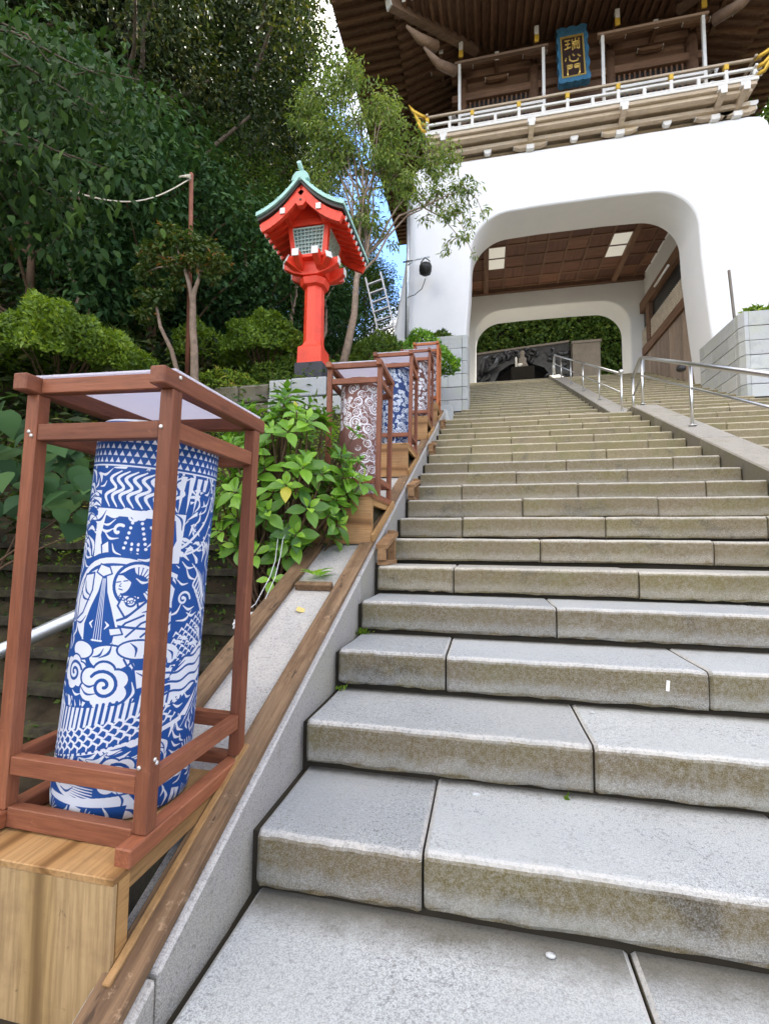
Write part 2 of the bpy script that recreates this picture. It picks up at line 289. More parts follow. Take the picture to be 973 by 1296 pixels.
M['leaf_dark'] = leafmat('dark_evergreen_leaf', [(0.0, (0.010, 0.022, 0.008)), (0.5, (0.028, 0.047, 0.014)), (0.85, (0.060, 0.082, 0.022)), (1.0, (0.15, 0.15, 0.04))], 0.16, 0.55, 0.2)
M['leaf_mid'] = leafmat('mid_green_leaf', [(0.0, (0.030, 0.068, 0.014)), (0.5, (0.075, 0.14, 0.024)), (1.0, (0.17, 0.24, 0.04))], 0.33, 0.6, 0.2)
M['leaf_blue'] = leafmat('blue_green_leaf', [(0.0, (0.018, 0.050, 0.018)), (0.6, (0.042, 0.100, 0.032)), (1.0, (0.085, 0.16, 0.045))], 0.25, 0.6, 0.15)
M['leaf_deep'] = leafmat('deep_green_leaf', [(0.0, (0.014, 0.036, 0.009)), (0.5, (0.030, 0.070, 0.014)), (1.0, (0.075, 0.14, 0.022))], 0.3, 0.6, 0.15)
M['leaf_bright'] = leafmat('young_azalea_leaf', [(0.0, (0.07, 0.14, 0.016)), (0.5, (0.18, 0.29, 0.026)), (0.85, (0.30, 0.42, 0.045)), (1.0, (0.42, 0.34, 0.06))], 0.35)
M['leaf_feather'] = leafmat('pale_feathery_leaf', [(0.0, (0.08, 0.14, 0.03)), (0.5, (0.20, 0.29, 0.06)), (1.0, (0.38, 0.43, 0.14))], 0.4)
M['leaf_red'] = leafmat('rust_tinged_leaf', [(0.0, (0.05, 0.10, 0.02)), (0.6, (0.11, 0.15, 0.03)), (0.85, (0.24, 0.13, 0.03)), (1.0, (0.33, 0.12, 0.03))], 0.3)
M['leaf_hyd'] = leafmat('hydrangea_leaf', [(0.0, (0.055, 0.15, 0.02)), (0.5, (0.18, 0.37, 0.035)), (0.9, (0.33, 0.54, 0.06)), (1.0, (0.5, 0.45, 0.05))], 0.32, 0.38, 0.45)
M['moss'] = leafmat('moss_green', [(0.0, (0.035, 0.05, 0.012)), (1.0, (0.10, 0.13, 0.025))], 0.15, 0.9)
# ------------------------------------------------------------------ terrain
def nz2(x, y, s=1.0):
    return (math.sin(x * 1.7 * s + 1.3 * math.sin(y * 0.9 * s)) + math.sin(y * 2.1 * s + 1.1 * math.sin(x * 1.3 * s + 2.0)) + 0.5 * math.sin(x * 4.3 * s + y * 3.1 * s)) / 2.5
def gz(x, y):
    """height of the garden and hill left of the stairs"""
    if y < 0.9: b = -0.25
    elif y < 1.9: b = -0.25 + (y - 0.9) * 1.05
    elif y < 4.0: b = 0.80 + (y - 1.9) * 0.80
    elif y < 4.25: b = 2.48 + (y - 4.0) * 1.6
    else: b = 2.88 + (y - 4.25) * 0.42
    b = min(b, 7.2 + 0.02 * y)
    h = max(0.0, -3.1 - x)
    hill = h * 0.50 if h < 10 else 5.0 + (h - 10) * 0.62
    if y < 1.9: hill *= 0.75 + 0.25 * max(0, min(1, (y + 2) / 3.9)); hill += min(h, 1.2) * 1.1
    r = b + min(hill, 16 + 0.1 * h)
    return r + 0.10 * nz2(x, y) * min(1, max(0.15, (-0.6 - x)))
def grid_mesh(name, xs, ys, fn, mat):
    vs = [(x, y, fn(x, y)) for y in ys for x in xs]; nx = len(xs)
    fs = [(j * nx + i, j * nx + i + 1, (j + 1) * nx + i + 1, (j + 1) * nx + i) for j in range(len(ys) - 1) for i in range(nx - 1)]
    me = bpy.data.meshes.new(name); me.from_pydata(vs, [], fs); me.materials.append(mat)
    me.polygons.foreach_set('use_smooth', [True] * len(fs)); return me
xs = [-60, -50, -42, -35, -30, -26, -23] + [-20 + 0.5 * i for i in range(32)] + [-4 + 0.2 * i for i in range(18)] + [-0.425, -0.4215]
ys = [-40, -30, -22, -16, -12, -9] + [-7 + 0.5 * i for i in range(14)] + [0.2 * i for i in range(30)] + [6 + 0.5 * i for i in range(48)] + [32, 36, 42, 50, 60]
tag(link('hillside', grid_mesh('hillside', xs, ys, lambda x, y: gz(x, y) if x < -0.423 else -0.7, M['soil'])), kind='structure')
def gz_r(x, y):
    b = min(max(y, -0.6) * SLP - 0.1, 6.9); return b + max(0, x - 9) * 0.35 + 0.1 * nz2(x, y)
xs2 = [6.74] + [6.75 + 0.6 * i for i in range(12)] + [16, 20, 26, 34, 44, 60]
tag(link('right_hillside', grid_mesh('right_hillside', xs2, ys, lambda x, y: gz_r(x, y) if x > 6.745 else -0.7, M['soil'])), kind='structure')
mb = MB(); mb.box(-900, 900, -900, 900, -0.9, -0.6); o = mb.build('ground', M['ground']); tag(o, kind='structure')
# terrace between the gate's far side and the cave (level ground at the head of the stairs)
mb = MB(); mb.box(-1.5, 8.2, 15.76, 34, 6.4, 6.79); tag(mb.build('upper_terrace', M['ground']), kind='structure')
# ------------------------------------------------------------------ stairs
def stone(name, x0, x1, y0, y1, z0, z1, mat, parent, segs=6, jit=0.002, b=0.02, seed=0):
    r = random.Random(seed); cx, cyy, cz = (x0 + x1) / 2, (y0 + y1) / 2, (z0 + z1) / 2
    ar = [(y0 + b * (1 - math.cos(t)), z1 - b * (1 - math.sin(t))) for t in [math.pi / 2 * i / 4 for i in range(5)]]
    prof = [(y1, z0), (y0 + 0.006, z0), (y0, z0 + 0.012), (y0, z0 + (z1 - z0) * 0.5)] + ar + [(y0 + (y1 - y0) * 0.5, z1 - 0.002), (y1, z1)]
    n = len(prof); secs = [(x0, 0.007), (x0 + 0.010, 0.0)] + [(x0 + (x1 - x0) * (i + 1) / (segs + 1), 0.0) for i in range(segs)] + [(x1 - 0.010, 0.0), (x1, 0.007)]
    m = MB(); vs = []; fs = []
    tilt = r.uniform(-1, 1) * jit * 1.2; ybias = r.uniform(-1, 1) * jit * 1.5
    for x, ins in secs:
        jy0, jz0 = r.uniform(-jit, jit) * 0.6, r.uniform(-jit, jit) * 0.45
        for i, (y, z) in enumerate(prof):
            jy = jy0 if 3 <= i <= 8 else (r.uniform(-jit, jit) if i == 2 else 0); jz = jz0 if 4 <= i <= 8 else (r.uniform(-0.5, 1.6) * jit if i in (1, 2) else 0)
            yy = y + jy + ybias + (ins if 1 <= i <= 7 else 0); zz = z + jz + tilt - (ins if i >= 5 else 0)
            vs.append((x - cx, yy - cyy, zz - cz))
    for s_ in range(len(secs) - 1):
        for i in range(n): fs.append((s_ * n + i, s_ * n + (i + 1) % n, (s_ + 1) * n + (i + 1) % n, (s_ + 1) * n + i))
    m.add(vs, fs); m.f += [list(range(n)), [(len(secs) - 1) * n + i for i in range(n)][::-1]]; m.m += [0, 0]; m.sm += [False, False]
    return m.build(name, mat, parent, (cx, cyy, cz))
LX0, LX1, RX0, RX1 = 0.022, 2.872, 3.255, 6.16
stairs = empty('stone_stairs', kind='structure')
def cuts(x0, x1, first, pitch=0.99):
    c = [x0]; x = first
    while x < x1 - 0.12:
        if x > x0 + 0.12: c.append(x)
        x += pitch
    c.append(x1); return c
sd_ = 0
for k in range(1, 19):
    yf = (k - 1) * D; yb = k * D + 0.03 + (0.72 if k == 18 else 0)
    for lane, (a, bb) in enumerate(((LX0, LX1), (RX0, RX1))):
        first = (0.49 if k % 2 else 0.99) + (0 if lane == 0 else 3.17 + (0.22 if k % 3 else 0)) + (R_.uniform(-.04, .04) if k > 4 else 0)
        cs = cuts(a, bb, first)
        for i in range(len(cs) - 1):
            sd_ += 1; g_ = 0.0035
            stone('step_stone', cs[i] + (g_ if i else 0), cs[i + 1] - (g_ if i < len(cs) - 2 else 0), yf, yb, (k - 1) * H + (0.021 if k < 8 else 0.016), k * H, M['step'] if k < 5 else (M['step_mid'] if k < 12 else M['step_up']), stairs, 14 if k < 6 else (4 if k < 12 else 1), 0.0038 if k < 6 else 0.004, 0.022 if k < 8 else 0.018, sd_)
cp = [(-0.6, -0.5)]; cp.append((0.045, -0.5))
poly = [(-0.1, -0.6), (-0.1, -0.03)]
for k in range(1, 19): poly += [((k - 1) * D + 0.03, (k - 1) * H - 0.02), ((k - 1) * D + 0.03, k * H - 0.02)]
poly += [(7.5, 18 * H - 0.02), (7.5, -0.6)]
mb = MB(); mb.prism(poly, 0, -0.02, 6.3); mb.build('stair_core', M['core'], stairs)
landing = empty('paved_landing', kind='structure')
yy = [0.03, -0.95, -1.95, -2.95, -3.95]
for j in range(4):
    xc = cuts(0.02 if j == 0 else -0.6, 6.6, 0.987 if j % 2 == 0 else 0.49)
    for i in range(len(xc) - 1):
        sd_ += 1; stone('paving_slab', xc[i] + 0.004, xc[i + 1] - 0.004, yy[j + 1] + 0.004, yy[j] - (0.004 if j else 0), -0.14, 0.0, M['step'], landing, 8, 0.0015, 0.008, sd_)
mb = MB(); mb.box(-0.6, 6.6, -4, 0.03, -0.5, -0.03); mb.build('slab_bedding', M['core'], landing)
upper = empty('upper_stone_stairs', kind='structure')
def uy(j): return (17 + j) * D + 0.70
for j in range(1, 23):
    yf = uy(j); yb = uy(j + 1) + 0.03; z0 = (17 + j) * H
    for lane in (0, 1):
        if lane == 0: a, bb = (0.02 if yf < 9.3 else 0.15), LX1
        else: a, bb = RX0, (RX1 if yf < 9.3 else 6.0)
        cs = cuts(a, bb, (0.55 if j % 2 else 1.05) + lane * 3.2 + R_.uniform(-.1, .1))
        for i in range(len(cs) - 1):
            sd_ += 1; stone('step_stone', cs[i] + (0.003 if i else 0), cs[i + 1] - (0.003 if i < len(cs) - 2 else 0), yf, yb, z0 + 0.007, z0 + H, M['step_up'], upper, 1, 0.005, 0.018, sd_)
poly = [(6.5, 2.3), (6.5, 18 * H - 0.03)]
for j in range(1, 23): poly += [(uy(j) + 0.03, (17 + j) * H - 0.02), (uy(j) + 0.03, (18 + j) * H - 0.02)]
poly += [(15.9, 40 * H - 0.02), (15.9, 2.3)]
mb = MB(); mb.prism(poly, 0, -0.02, 6.3); mb.build('stair_core', M['core'], upper)
# left cheek wall of the stairs: sloping granite pieces
cheek = empty('sloping_cheek_wall', 'sloping granite cheek wall edging the left end of the stairs', 'wall')
ce = [-0.95, -0.37, 1.215, 2.68, 4.14, 5.6, 6.75]
for a, bb in zip(ce[:-1], ce[1:]):
    a2, b2 = a + 0.004, bb - 0.004
    mb = MB(); mb.prism([(a2, a2 * SLP + 0.26), (b2, b2 * SLP + 0.26), (b2, b2 * SLP - 0.75), (a2, a2 * SLP - 0.75)], 0, -0.42 if a > -0.5 else -0.125, -0.002)
    mb.build('cheek_stone', M['cheek'], cheek, bevel=0.006)
mb = MB(); mb.box(-0.46, 0.03, 6.76, 8.2, 2.2, 3.34); mb.build('cheek_cap', M['pier'], cheek, bevel=0.008)
mb = MB(); mb.box(-0.40, 0.018, 8.21, 9.39, 2.9, 3.86); mb.build('cheek_cap', M['pier'], cheek, bevel=0.008)
# middle coping between the two lanes
div = empty('middle_coping', 'low sloping stone coping dividing the two lanes of lower steps under the near handrail', 'coping')
for a, bb in ((-0.4, 1.2), (1.2, 2.7), (2.7, 4.2), (4.2, 5.5), (5.5, 6.47)):
    a2, b2 = a + 0.003, bb - 0.003
    mb = MB(); mb.prism([(a2, a2 * SLP + 0.245), (b2, b2 * SLP + 0.245), (b2, b2 * SLP - 0.4), (a2, a2 * SLP - 0.4)], 0, 2.885, 3.24)
    mb.build('coping_stone', M['coping'], div, bevel=0.012)
mb = MB(); mb.box(2.885, 3.24, 6.473, 7.02, 2.6, 3.165); mb.build('coping_stone', M['coping'], div, bevel=0.012)
div2 = empty('upper_middle_coping', 'sloping stone coping between the upper steps, rising under the farther handrail into the gate', 'coping')
uz = lambda y: y * SLP - 0.147 + 0.085
for i in range(6):
    a2, b2 = 7.25 + i * 1.38 + 0.003, 7.25 + (i + 1) * 1.38 - 0.003
    mb = MB(); mb.prism([(a2, uz(a2)), (b2, uz(b2)), (b2, uz(b2) - 0.5), (a2, uz(a2) - 0.5)], 0, 2.885, 3.24)
    mb.build('coping_stone', M['coping'], div2, bevel=0.012)
# ------------------------------------------------------------------ handrails
def rail(name, label, posts, top, mid, ends):
    t = empty(name, label, 'handrail', loc=(posts[0][0], posts[0][1], posts[0][2])); o0 = Vector(t.location)
    for (x, y, z, h, ball) in posts:
        m = MB(); m.tube([(x - o0.x, y - o0.y, z - o0.z - 0.05), (x - o0.x, y - o0.y, z - o0.z + h)], 0.019, 12)
        m.lathe([(0.045, 0.0), (0.045, 0.008), (0.022, 0.012)], 14, (x - o0.x, y - o0.y, z - o0.z))
        if ball: m.lathe([(0.012, h - 0.02), (0.032, h - 0.012), (0.044, h + 0.012), (0.040, h + 0.038), (0.022, h + 0.058), (0.004, h + 0.062)], 14, (x - o0.x, y - o0.y, z - o0.z))
        m.build('post', M['steel'], t)
    m = MB(); m.tube([Vector(p) - o0 for p in top], 0.025, 12); m.build('top_rail', M['steel'], t)
    m = MB(); m.tube([Vector(p) - o0 for p in mid], 0.014, 10); m.build('middle_rail', M['steel'], t)
    return t
lz = lambda y: y * SLP + 0.245
P = [(3.05, y, lz(y), 0.74, False) for y in (6.49, 4.79, 3.1, 1.4)] + [(3.05, 6.95, 3.165, 0.60, False)]
tp = [(3.05, 6.95, 3.165 + 0.61), (3.05, 6.52, lz(6.49) + 0.755), (3.05, 6.40, lz(6.40) + 0.75), (3.05, 1.0, lz(1.0) + 0.75)]
md = [(3.05, 6.95, 3.165 + 0.30), (3.05, 6.49, lz(6.49) + 0.46), (3.05, 1.4, lz(1.4) + 0.46)]
rail('near_handrail', 'stainless handrail on the lower coping, its rail reaching the right edge of the photo', P, tp, md, None)
P = [(3.05, 7.60, uz(7.6), 0.72, True)] + [(3.05, y, uz(y), 0.72, False) for y in (9.2, 10.8, 12.4, 14.0)] + [(3.05, 15.4, uz(15.4), 0.72, False), (3.05, 15.75, 6.8, 0.62, False)]
tp = [(3.05, 7.6, uz(7.6) + 0.70), (3.05, 15.4, uz(15.4) + 0.72), (3.05, 15.75, 7.42)]
md = [(3.05, 7.6, uz(7.6) + 0.36), (3.05, 15.4, uz(15.4) + 0.40), (3.05, 15.75, 7.12)]
rail('far_handrail', 'stainless handrail with a ball cap climbing through the white gate', P, tp, md, None)
# ------------------------------------------------------------------ granite piers in front of the gate
def pier(name, label, x0, x1, y0, y1, zt, inner):
    t = empty(name, label, 'planter', loc=((x0 + x1) / 2, (y0 + y1) / 2, 3.9)); o0 = Vector(t.location); hgt = 0.305
    m = MB(); m.box(x0 + 0.05 - o0.x, x1 - 0.05 - o0.x, y0 + 0.05 - o0.y, y1 - o0.y, -1.2, zt - 0.06 - o0.z); m.build('core', M['core'], t)
    for r in range(7):
        z1 = zt - r * hgt - 0.012; z0 = zt - (r + 1) * hgt
        if r == 0: z1 = zt
        off = 0.36 if r % 2 else 0.0
        xs_ = [x0 + 0.14] if inner == 'r' else [x0]
        xe = x1 if inner == 'r' else x1 - 0.14
        c = cuts(xs_[0], xe, xs_[0] + 0.72 - off + 0.2, 0.78)
        for i in range(len(c) - 1):
            j = R_.uniform(-.008, .004); m = MB(); m.box(c[i] + 0.002 - o0.x, c[i + 1] - 0.002 - o0.x, y0 - o0.y + j, y0 + 0.13 - o0.y, z0 - o0.z, z1 - o0.z); m.build('block', M['pier'], t, bevel=0.007)
        xi0, xi1 = (x0, x0 + 0.12) if inner == 'r' else (x1 - 0.12, x1)
        m = MB()                                     # corner block with a chamfered edge
        if inner == 'r': m.prism([(x0 - o0.x, y0 + 0.12 - o0.y), (x0 + 0.06 - o0.x, y0 - 0.01 - o0.y), (x0 + 0.136 - o0.x, y0 - 0.01 - o0.y), (x0 + 0.136 - o0.x, y0 + 0.25 - o0.y), (x0 - o0.x, y0 + 0.25 - o0.y)], 2, z0 - o0.z, z1 - o0.z)
        else: m.prism([(x1 - o0.x, y0 + 0.12 - o0.y), (x1 - 0.03 - o0.x, y0 - 0.005 - o0.y), (x1 - 0.136 - o0.x, y0 - 0.005 - o0.y), (x1 - 0.136 - o0.x, y0 + 0.25 - o0.y), (x1 - o0.x, y0 + 0.25 - o0.y)], 2, z0 - o0.z, z1 - o0.z)
        m.build('block', M['pier'], t, bevel=0.006)
        c = cuts(y0 + 0.255, y1, y0 + 0.9 - off, 0.75)
        for i in range(len(c) - 1):
            m = MB(); m.box(xi0 - o0.x, xi1 - o0.x, c[i] + 0.002 - o0.y, c[i + 1] - 0.002 - o0.y, z0 - o0.z, z1 - o0.z); m.build('block', M['pier'], t, bevel=0.007)
    return t
pier('granite_planter', 'pale granite block planter at the left foot of the white gate, behind the orange frame', -1.5, 0.31, 9.4, 10.74, 5.86, 'l')
pier('granite_planter', 'pale granite block planter at the right foot of the gate, holding a stick', 5.84, 7.9, 9.4, 11.3, 5.86, 'r')
# ------------------------------------------------------------------ the gate
GX = 3.04
gate = empty('temple_gate', 'white arched gate with a dark timber upper storey and wide eaves above the stairs', 'gate', loc=(GX, 13.0, 4.0)); G0 = Vector(gate.location)
GOFF = [0.0]
def gpart(mb, name, mats, parent=gate, **k):
    off = Vector((0, -GOFF[0], -GOFF[0])); p = parent
    while p: off += Vector(p.location); p = p.parent
    mb.v = [(v[0] - off.x, v[1] - off.y, v[2] - off.z) for v in mb.v]
    return mb.build(name, mats, parent, **k)
def arc(cx, cz, r, a0, a1, n=10): return [(cx + r * math.cos(math.radians(a0 + (a1 - a0) * i / n)), cz + r * math.sin(math.radians(a0 + (a1 - a0) * i / n))) for i in range(n + 1)]
def mirror(pts, c): return pts + [(2 * c - x, z) for x, z in pts[::-1]]
outer = mirror([(-2.05, 3.3), (-1.98, 4.6), (-1.84, 6.0), (-1.70, 6.9), (-1.58, 7.6), (-1.44, 8.5), (-1.34, 9.4), (-1.27, 10.5)] + arc(-0.92, 10.99, 0.35, 180, 90), GX)
hole = mirror([(-0.05, 3.3), (0.08, 5.0), (0.20, 6.3), (0.27, 7.2), (0.33, 8.0)] + arc(1.38, 8.70, 1.03, 176, 92, 14) + [(2.2, 9.76)], GX)
hole_b = mirror([(0.36, 5.5), (0.38, 8.2)] + arc(1.33, 8.68, 0.95, 180, 92, 14) + [(2.2, 9.65)], 3.0)
room = mirror([(0.12, 3.3), (0.12, 10.45), (0.4, 10.45)], 3.11)
def polar(poly, n=180, c=(GX, 7.6)):
    res = []; N = len(poly)
    for k in range(n):
        a = 2 * math.pi * k / n; dx, dz = math.cos(a), math.sin(a); best = None
        for i in range(N):
            (x0, z0), (x1, z1) = poly[i], poly[(i + 1) % N]; ex, ez = x1 - x0, z1 - z0; den = dx * ez - dz * ex
            if abs(den) < 1e-9: continue
            t = ((x0 - c[0]) * ez - (z0 - c[1]) * ex) / den; u = ((x0 - c[0]) * dz - (z0 - c[1]) * dx) / den
            if t > 0 and -1e-6 <= u <= 1 + 1e-6 and (best is None or t > best): best = t
        res.append((c[0] + dx * best, c[1] + dz * best))
    return res
def skin(mb, loops, smooth=True):
    n = len(loops[0]); vs = [p for L in loops for p in L]; fs = []
    for j in range(len(loops) - 1):
        for i in range(n): fs.append((j * n + i, j * n + (i + 1) % n, (j + 1) * n + (i + 1) % n, (j + 1) * n + i))
    mb.add(vs, fs, 0, smooth)
at = lambda L, y: [(x, y, z) for x, z in L]
def shrink(L, d, c=(GX, 7.6)): return [(c[0] + (x - c[0]) * (1 - d / math.hypot(x - c[0], z - c[1])), c[1] + (z - c[1]) * (1 - d / math.hypot(x - c[0], z - c[1]))) for x, z in L]
PO, PH, PB, PR = polar(outer), polar(hole), polar(hole_b), polar(room)
Y0, Y1, Y2, Y3 = 10.8, 11.95, 15.9, 16.9
mb = MB(); e = 0.05
skin(mb, [at(PR, Y1), at(shrink(PH, 0.0), Y1), at(PH, Y1 - 0.001)], False)
skin(mb, [at(shrink(PH, 0.0), Y1), at(PH, Y0 + e), at(shrink(PH, -0.3 * e), Y0 + 0.3 * e), at(shrink(PH, -e), Y0)])
skin(mb, [at(shrink(PH, -e), Y0), at(shrink(PO, 0.10), Y0)], False)
skin(mb, [at(shrink(PO, 0.10), Y0), at(shrink(PO, 0.03), Y0 + 0.03), at(PO, Y0 + 0.10)])
skin(mb, [at(PO, Y0 + 0.10), at(PO, Y1)])
gpart(mb, 'front_wall', M['plaster'])
mb = MB(); skin(mb, [at(PO, Y1), at(PO, Y2)]); skin(mb, [at(PR, Y2), at(PR, Y1)], False)
gpart(mb, 'side_wall', M['plaster_in'])
mb = MB(); skin(mb, [at(PR, Y2), at(shrink(PB, -0.05), Y2)], False); skin(mb, [at(shrink(PB, -0.05), Y2), at(shrink(PB, -0.015), Y2 + 0.015), at(PB, Y2 + 0.05), at(PB, Y3)]); skin(mb, [at(PB, Y3), at(PO, Y3), at(PO, Y2)], False)
gpart(mb, 'rear_wall', M['plaster_in'])
# coffered ceiling
ZC = 10.36
mb = MB(); mb.box(0.13, 6.09, Y1 + 0.01, Y2 - 0.01, ZC + 0.06, ZC + 0.09); ceil = gpart(mb, 'ceiling', M['ceil_b'])
colx = [0.13, 0.70] + [0.76 + 0.635 * i for i in range(8)] ; colx = [0.13, 0.76] + [0.76 + 0.62 * (i + 1) for i in range(7)] + [5.75, 6.09]
rowy = [Y1 + 0.02, 12.62, 13.24, 13.86, 14.48, 15.10, 15.66, Y2 - 0.02]
for i in range(len(colx) - 1):
    for j in range(len(rowy) - 1):
        lit = (i in (1, 7)) and j in (2, 3)
        m = MB(); m.box(colx[i] + 0.035, colx[i + 1] - 0.035, rowy[j] + 0.03, rowy[j + 1] - 0.03, ZC + (0.012 if lit else 0.03), ZC + 0.058)
        gpart(m, 'light_panel' if lit else 'ceiling_panel', M['lit'] if lit else (M['ceil_a'] if (i + j) % 2 else M['ceil_b']), ceil)
for x in colx[1:-1]:
    wd = 0.16 if x in (colx[1], colx[8]) else 0.06
    m = MB(); m.box(x - wd / 2, x + wd / 2, Y1 + 0.015, Y2 - 0.015, ZC - (0.10 if wd > 0.1 else 0.0), ZC + 0.055); gpart(m, 'batten', M['dark_wood'], ceil)
for y in rowy[1:-1]:
    m = MB(); m.box(0.14, 6.08, y - 0.03, y + 0.03, ZC + 0.004, ZC + 0.052); gpart(m, 'batten', M['dark_wood_x'], ceil)
m = MB(); m.box(0.14, 6.08, Y2 - 0.16, Y2 - 0.02, ZC - 0.11, ZC + 0.05); gpart(m, 'ceiling_beam', M['dark_wood_x'], ceil)
# timber lining of the right inner wall
XR = 6.10
n = 20
for i in range(n):
    ya, yb = Y1 + 0.02 + (Y2 - Y1 - 0.04) * i / n, Y1 + 0.02 + (Y2 - Y1 - 0.04) * (i + 1) / n
    m = MB(); m.box(XR - 0.05 - 0.004 * (i % 2), XR - 0.004, ya + 0.003, yb - 0.003, 4.9, 7.52); gpart(m, 'plank', M['pale_wood'])
m = MB(); m.box(XR - 0.12, XR - 0.004, Y1 + 0.02, Y2 - 0.02, 7.525, 7.82); gpart(m, 'wall_rail', M['dark_wood'])
m = MB(); m.box(XR - 0.16, XR - 0.004, Y1 + 0.02, Y2 - 0.02, 9.05, 9.42); gpart(m, 'wall_beam', M['dark_wood'])
m = MB(); m.box(XR - 0.03, XR - 0.006, Y1 + 0.03, Y2 - 0.03, 7.83, 9.04); gpart(m, 'recess_shade_sheet', M['black'])  # flat black sheet painted as the shade within an open recess
m = MB(); m.box(XR - 0.14, XR - 0.004, Y2 - 0.85, Y2 - 0.55, 7.83, 9.04); gpart(m, 'wall_post', M['dark_wood'])
lat = None
m = MB()
for k in range(6): m.box(XR - 0.10, XR - 0.075, Y1 + 0.05, Y2 - 0.05, 7.86 + k * 0.095, 7.90 + k * 0.095)
for k in range(36):
    y = Y1 + 0.07 + k * (Y2 - Y1 - 0.14) / 35; m.box(XR - 0.115, XR - 0.09, y - 0.016, y + 0.016, 7.84, 8.42)
gpart(m, 'lattice', M['lattice_pale'])
m = MB(); m.tube([(XR - 0.3, 12.9, 9.0), (XR - 0.3, 14.0, 9.0)], 0.035, 10); gpart(m, 'tube_lamp', M['white_paint'])
m = MB(); m.box(0.126, 0.17, Y1 + 0.02, Y2 - 0.02, 9.2, 9.45); gpart(m, 'wall_beam', M['dark_wood'])
# ---- bracket course and balcony
GOFF[0] = 0.2
BY = 10.15; BX0, BX1 = -0.80, 6.86
m = MB(); m.box(-0.75, 6.83, 10.86, 16.9, 11.10, 11.40); gpart(m, 'bracket_wall', M['balcony_wood'])
for z0, z1, yy_, nm in ((11.13, 11.20, 10.72, 'bracket_beam'), (11.27, 11.36, 10.46, 'bracket_beam')):
    m = MB(); m.box(-0.78, 6.86, yy_, yy_ + 0.12, z0, z1); gpart(m, nm, M['balcony_wood'])
def bracket(x, big, y=10.60, side=0):
    pt = empty('bracket_set', parent=gate, loc=(x - G0.x, y - G0.y + 0.2, 11.3 - G0.z))
    pt.scale = (1.35, 1.2, 1.25)
    def sub(mm, nm, mat): return mm.build(nm, mat, pt, bevel=0.004)
    if big:
        m = MB(); m.box(-0.07, 0.07, -0.08, 0.08, 0.0, 0.10); sub(m, 'block', M['white_paint'])
        m = MB(); m.prism([(-0.30, 0.16), (-0.30, 0.10), (-0.20, 0.055), (0.20, 0.055), (0.30, 0.10), (0.30, 0.16)], 1, -0.05, 0.05); sub(m, 'arm', M['balcony_wood'])
        for s_ in (-1, 1):
            m = MB(); m.box(s_ * 0.305 - 0.006, s_ * 0.305 + 0.006, -0.052, 0.052, 0.095, 0.165); sub(m, 'arm_end', M['white_paint'])
            m = MB(); m.prism([(-0.085, 0.26), (-0.085, 0.21), (-0.055, 0.165), (0.055, 0.165), (0.085, 0.21), (0.085, 0.26)], 1, -0.07, 0.07); m.v = [(a + s_ * 0.24, b, c_) for a, b, c_ in m.v]; sub(m, 'block', M['white_paint'])
        m = MB(); m.prism([(0.06, 0.10), (-0.42, 0.20), (-0.42, 0.30), (0.06, 0.24)], 0, -0.045, 0.045); sub(m, 'arm', M['balcony_wood'])
        m = MB(); m.box(-0.05, 0.05, -0.437, -0.423, 0.195, 0.31); sub(m, 'arm_end', M['white_paint'])
        m = MB(); m.box(-0.075, 0.075, -0.40, -0.26, 0.302, 0.40); sub(m, 'block', M['white_paint'])
    else:
        m = MB(); m.prism([(-0.07, 0.15), (-0.07, 0.09), (-0.04, 0.04), (0.04, 0.04), (0.07, 0.09), (0.07, 0.15)], 1, -0.07, 0.02); sub(m, 'block', M['white_paint'])
    return pt
for x, bg_ in ((-0.35, True), (0.79, False), (1.87, True), (2.95, False), (4.03, True), (5.1, False), (6.15, True), (6.62, True)): bracket(x, bg_)
for z0, z1, y0_, x_, nm, mt in ((11.405, 11.49, BY + 0.08, 0.06, 'floor_beam', 'balcony_wood'), (11.493, 11.58, BY, 0.0, 'floor_beam', 'balcony_wood'), (11.583, 11.66, BY - 0.03, -0.03, 'floor_edge', 'white_paint')):
    m = MB(); m.box(BX0 + x_, BX1 - x_, y0_, y0_ + 0.16, z0, z1); gpart(m, nm, M[mt], bevel=0.006)
    for xa, xb in ((BX0 + x_, BX0 + x_ + 0.16), (BX1 - x_ - 0.16, BX1 - x_)):
        m = MB(); m.box(xa, xb, y0_ + 0.163, 17.2, z0, z1); gpart(m, nm, M[mt], bevel=0.006)
m = MB(); m.box(BX0 + 0.17, BX1 - 0.17, BY + 0.17, 17.1, 11.44, 11.56); gpart(m, 'balcony_floor', M['balcony_wood'])
railing = empty('balcony_railing', parent=gate, loc=(0, 0, 0))
def rp(m, nm, mt, **k): return gpart(m, nm, M[mt], railing, **k)
for z, r, mt in ((12.13, 0.030, 'balcony_wood'), (11.90, 0.030, 'white_paint'), (11.72, 0.022, 'white_paint')):
    m = MB(); m.beam((BX0 - 0.12, BY + 0.03, z), (BX1 + 0.12, BY + 0.03, z), r * 2, r * 2); rp(m, 'rail', mt, bevel=0.008)
    for xx in (BX0 + 0.03, BX1 - 0.03):
        m = MB(); m.beam((xx, BY - 0.08, z), (xx, 17.1, z), r * 1.9, r * 1.9); rp(m, 'rail', mt, bevel=0.008)
nn = 14
for i in range(nn):
    x = BX0 + 0.03 + (BX1 - BX0 - 0.06) * i / (nn - 1); tall = i % 2 == 0
    m = MB(); m.box(x - 0.037, x + 0.037, BY - 0.005, BY + 0.065, 11.665, 11.87 if not tall else 11.96); rp(m, 'baluster', 'white_paint', bevel=0.005)
    if tall: m = MB(); m.box(x - 0.05, x + 0.05, BY - 0.02, BY + 0.08, 11.965, 12.10); rp(m, 'cap', 'yellow_paint', bevel=0.01)
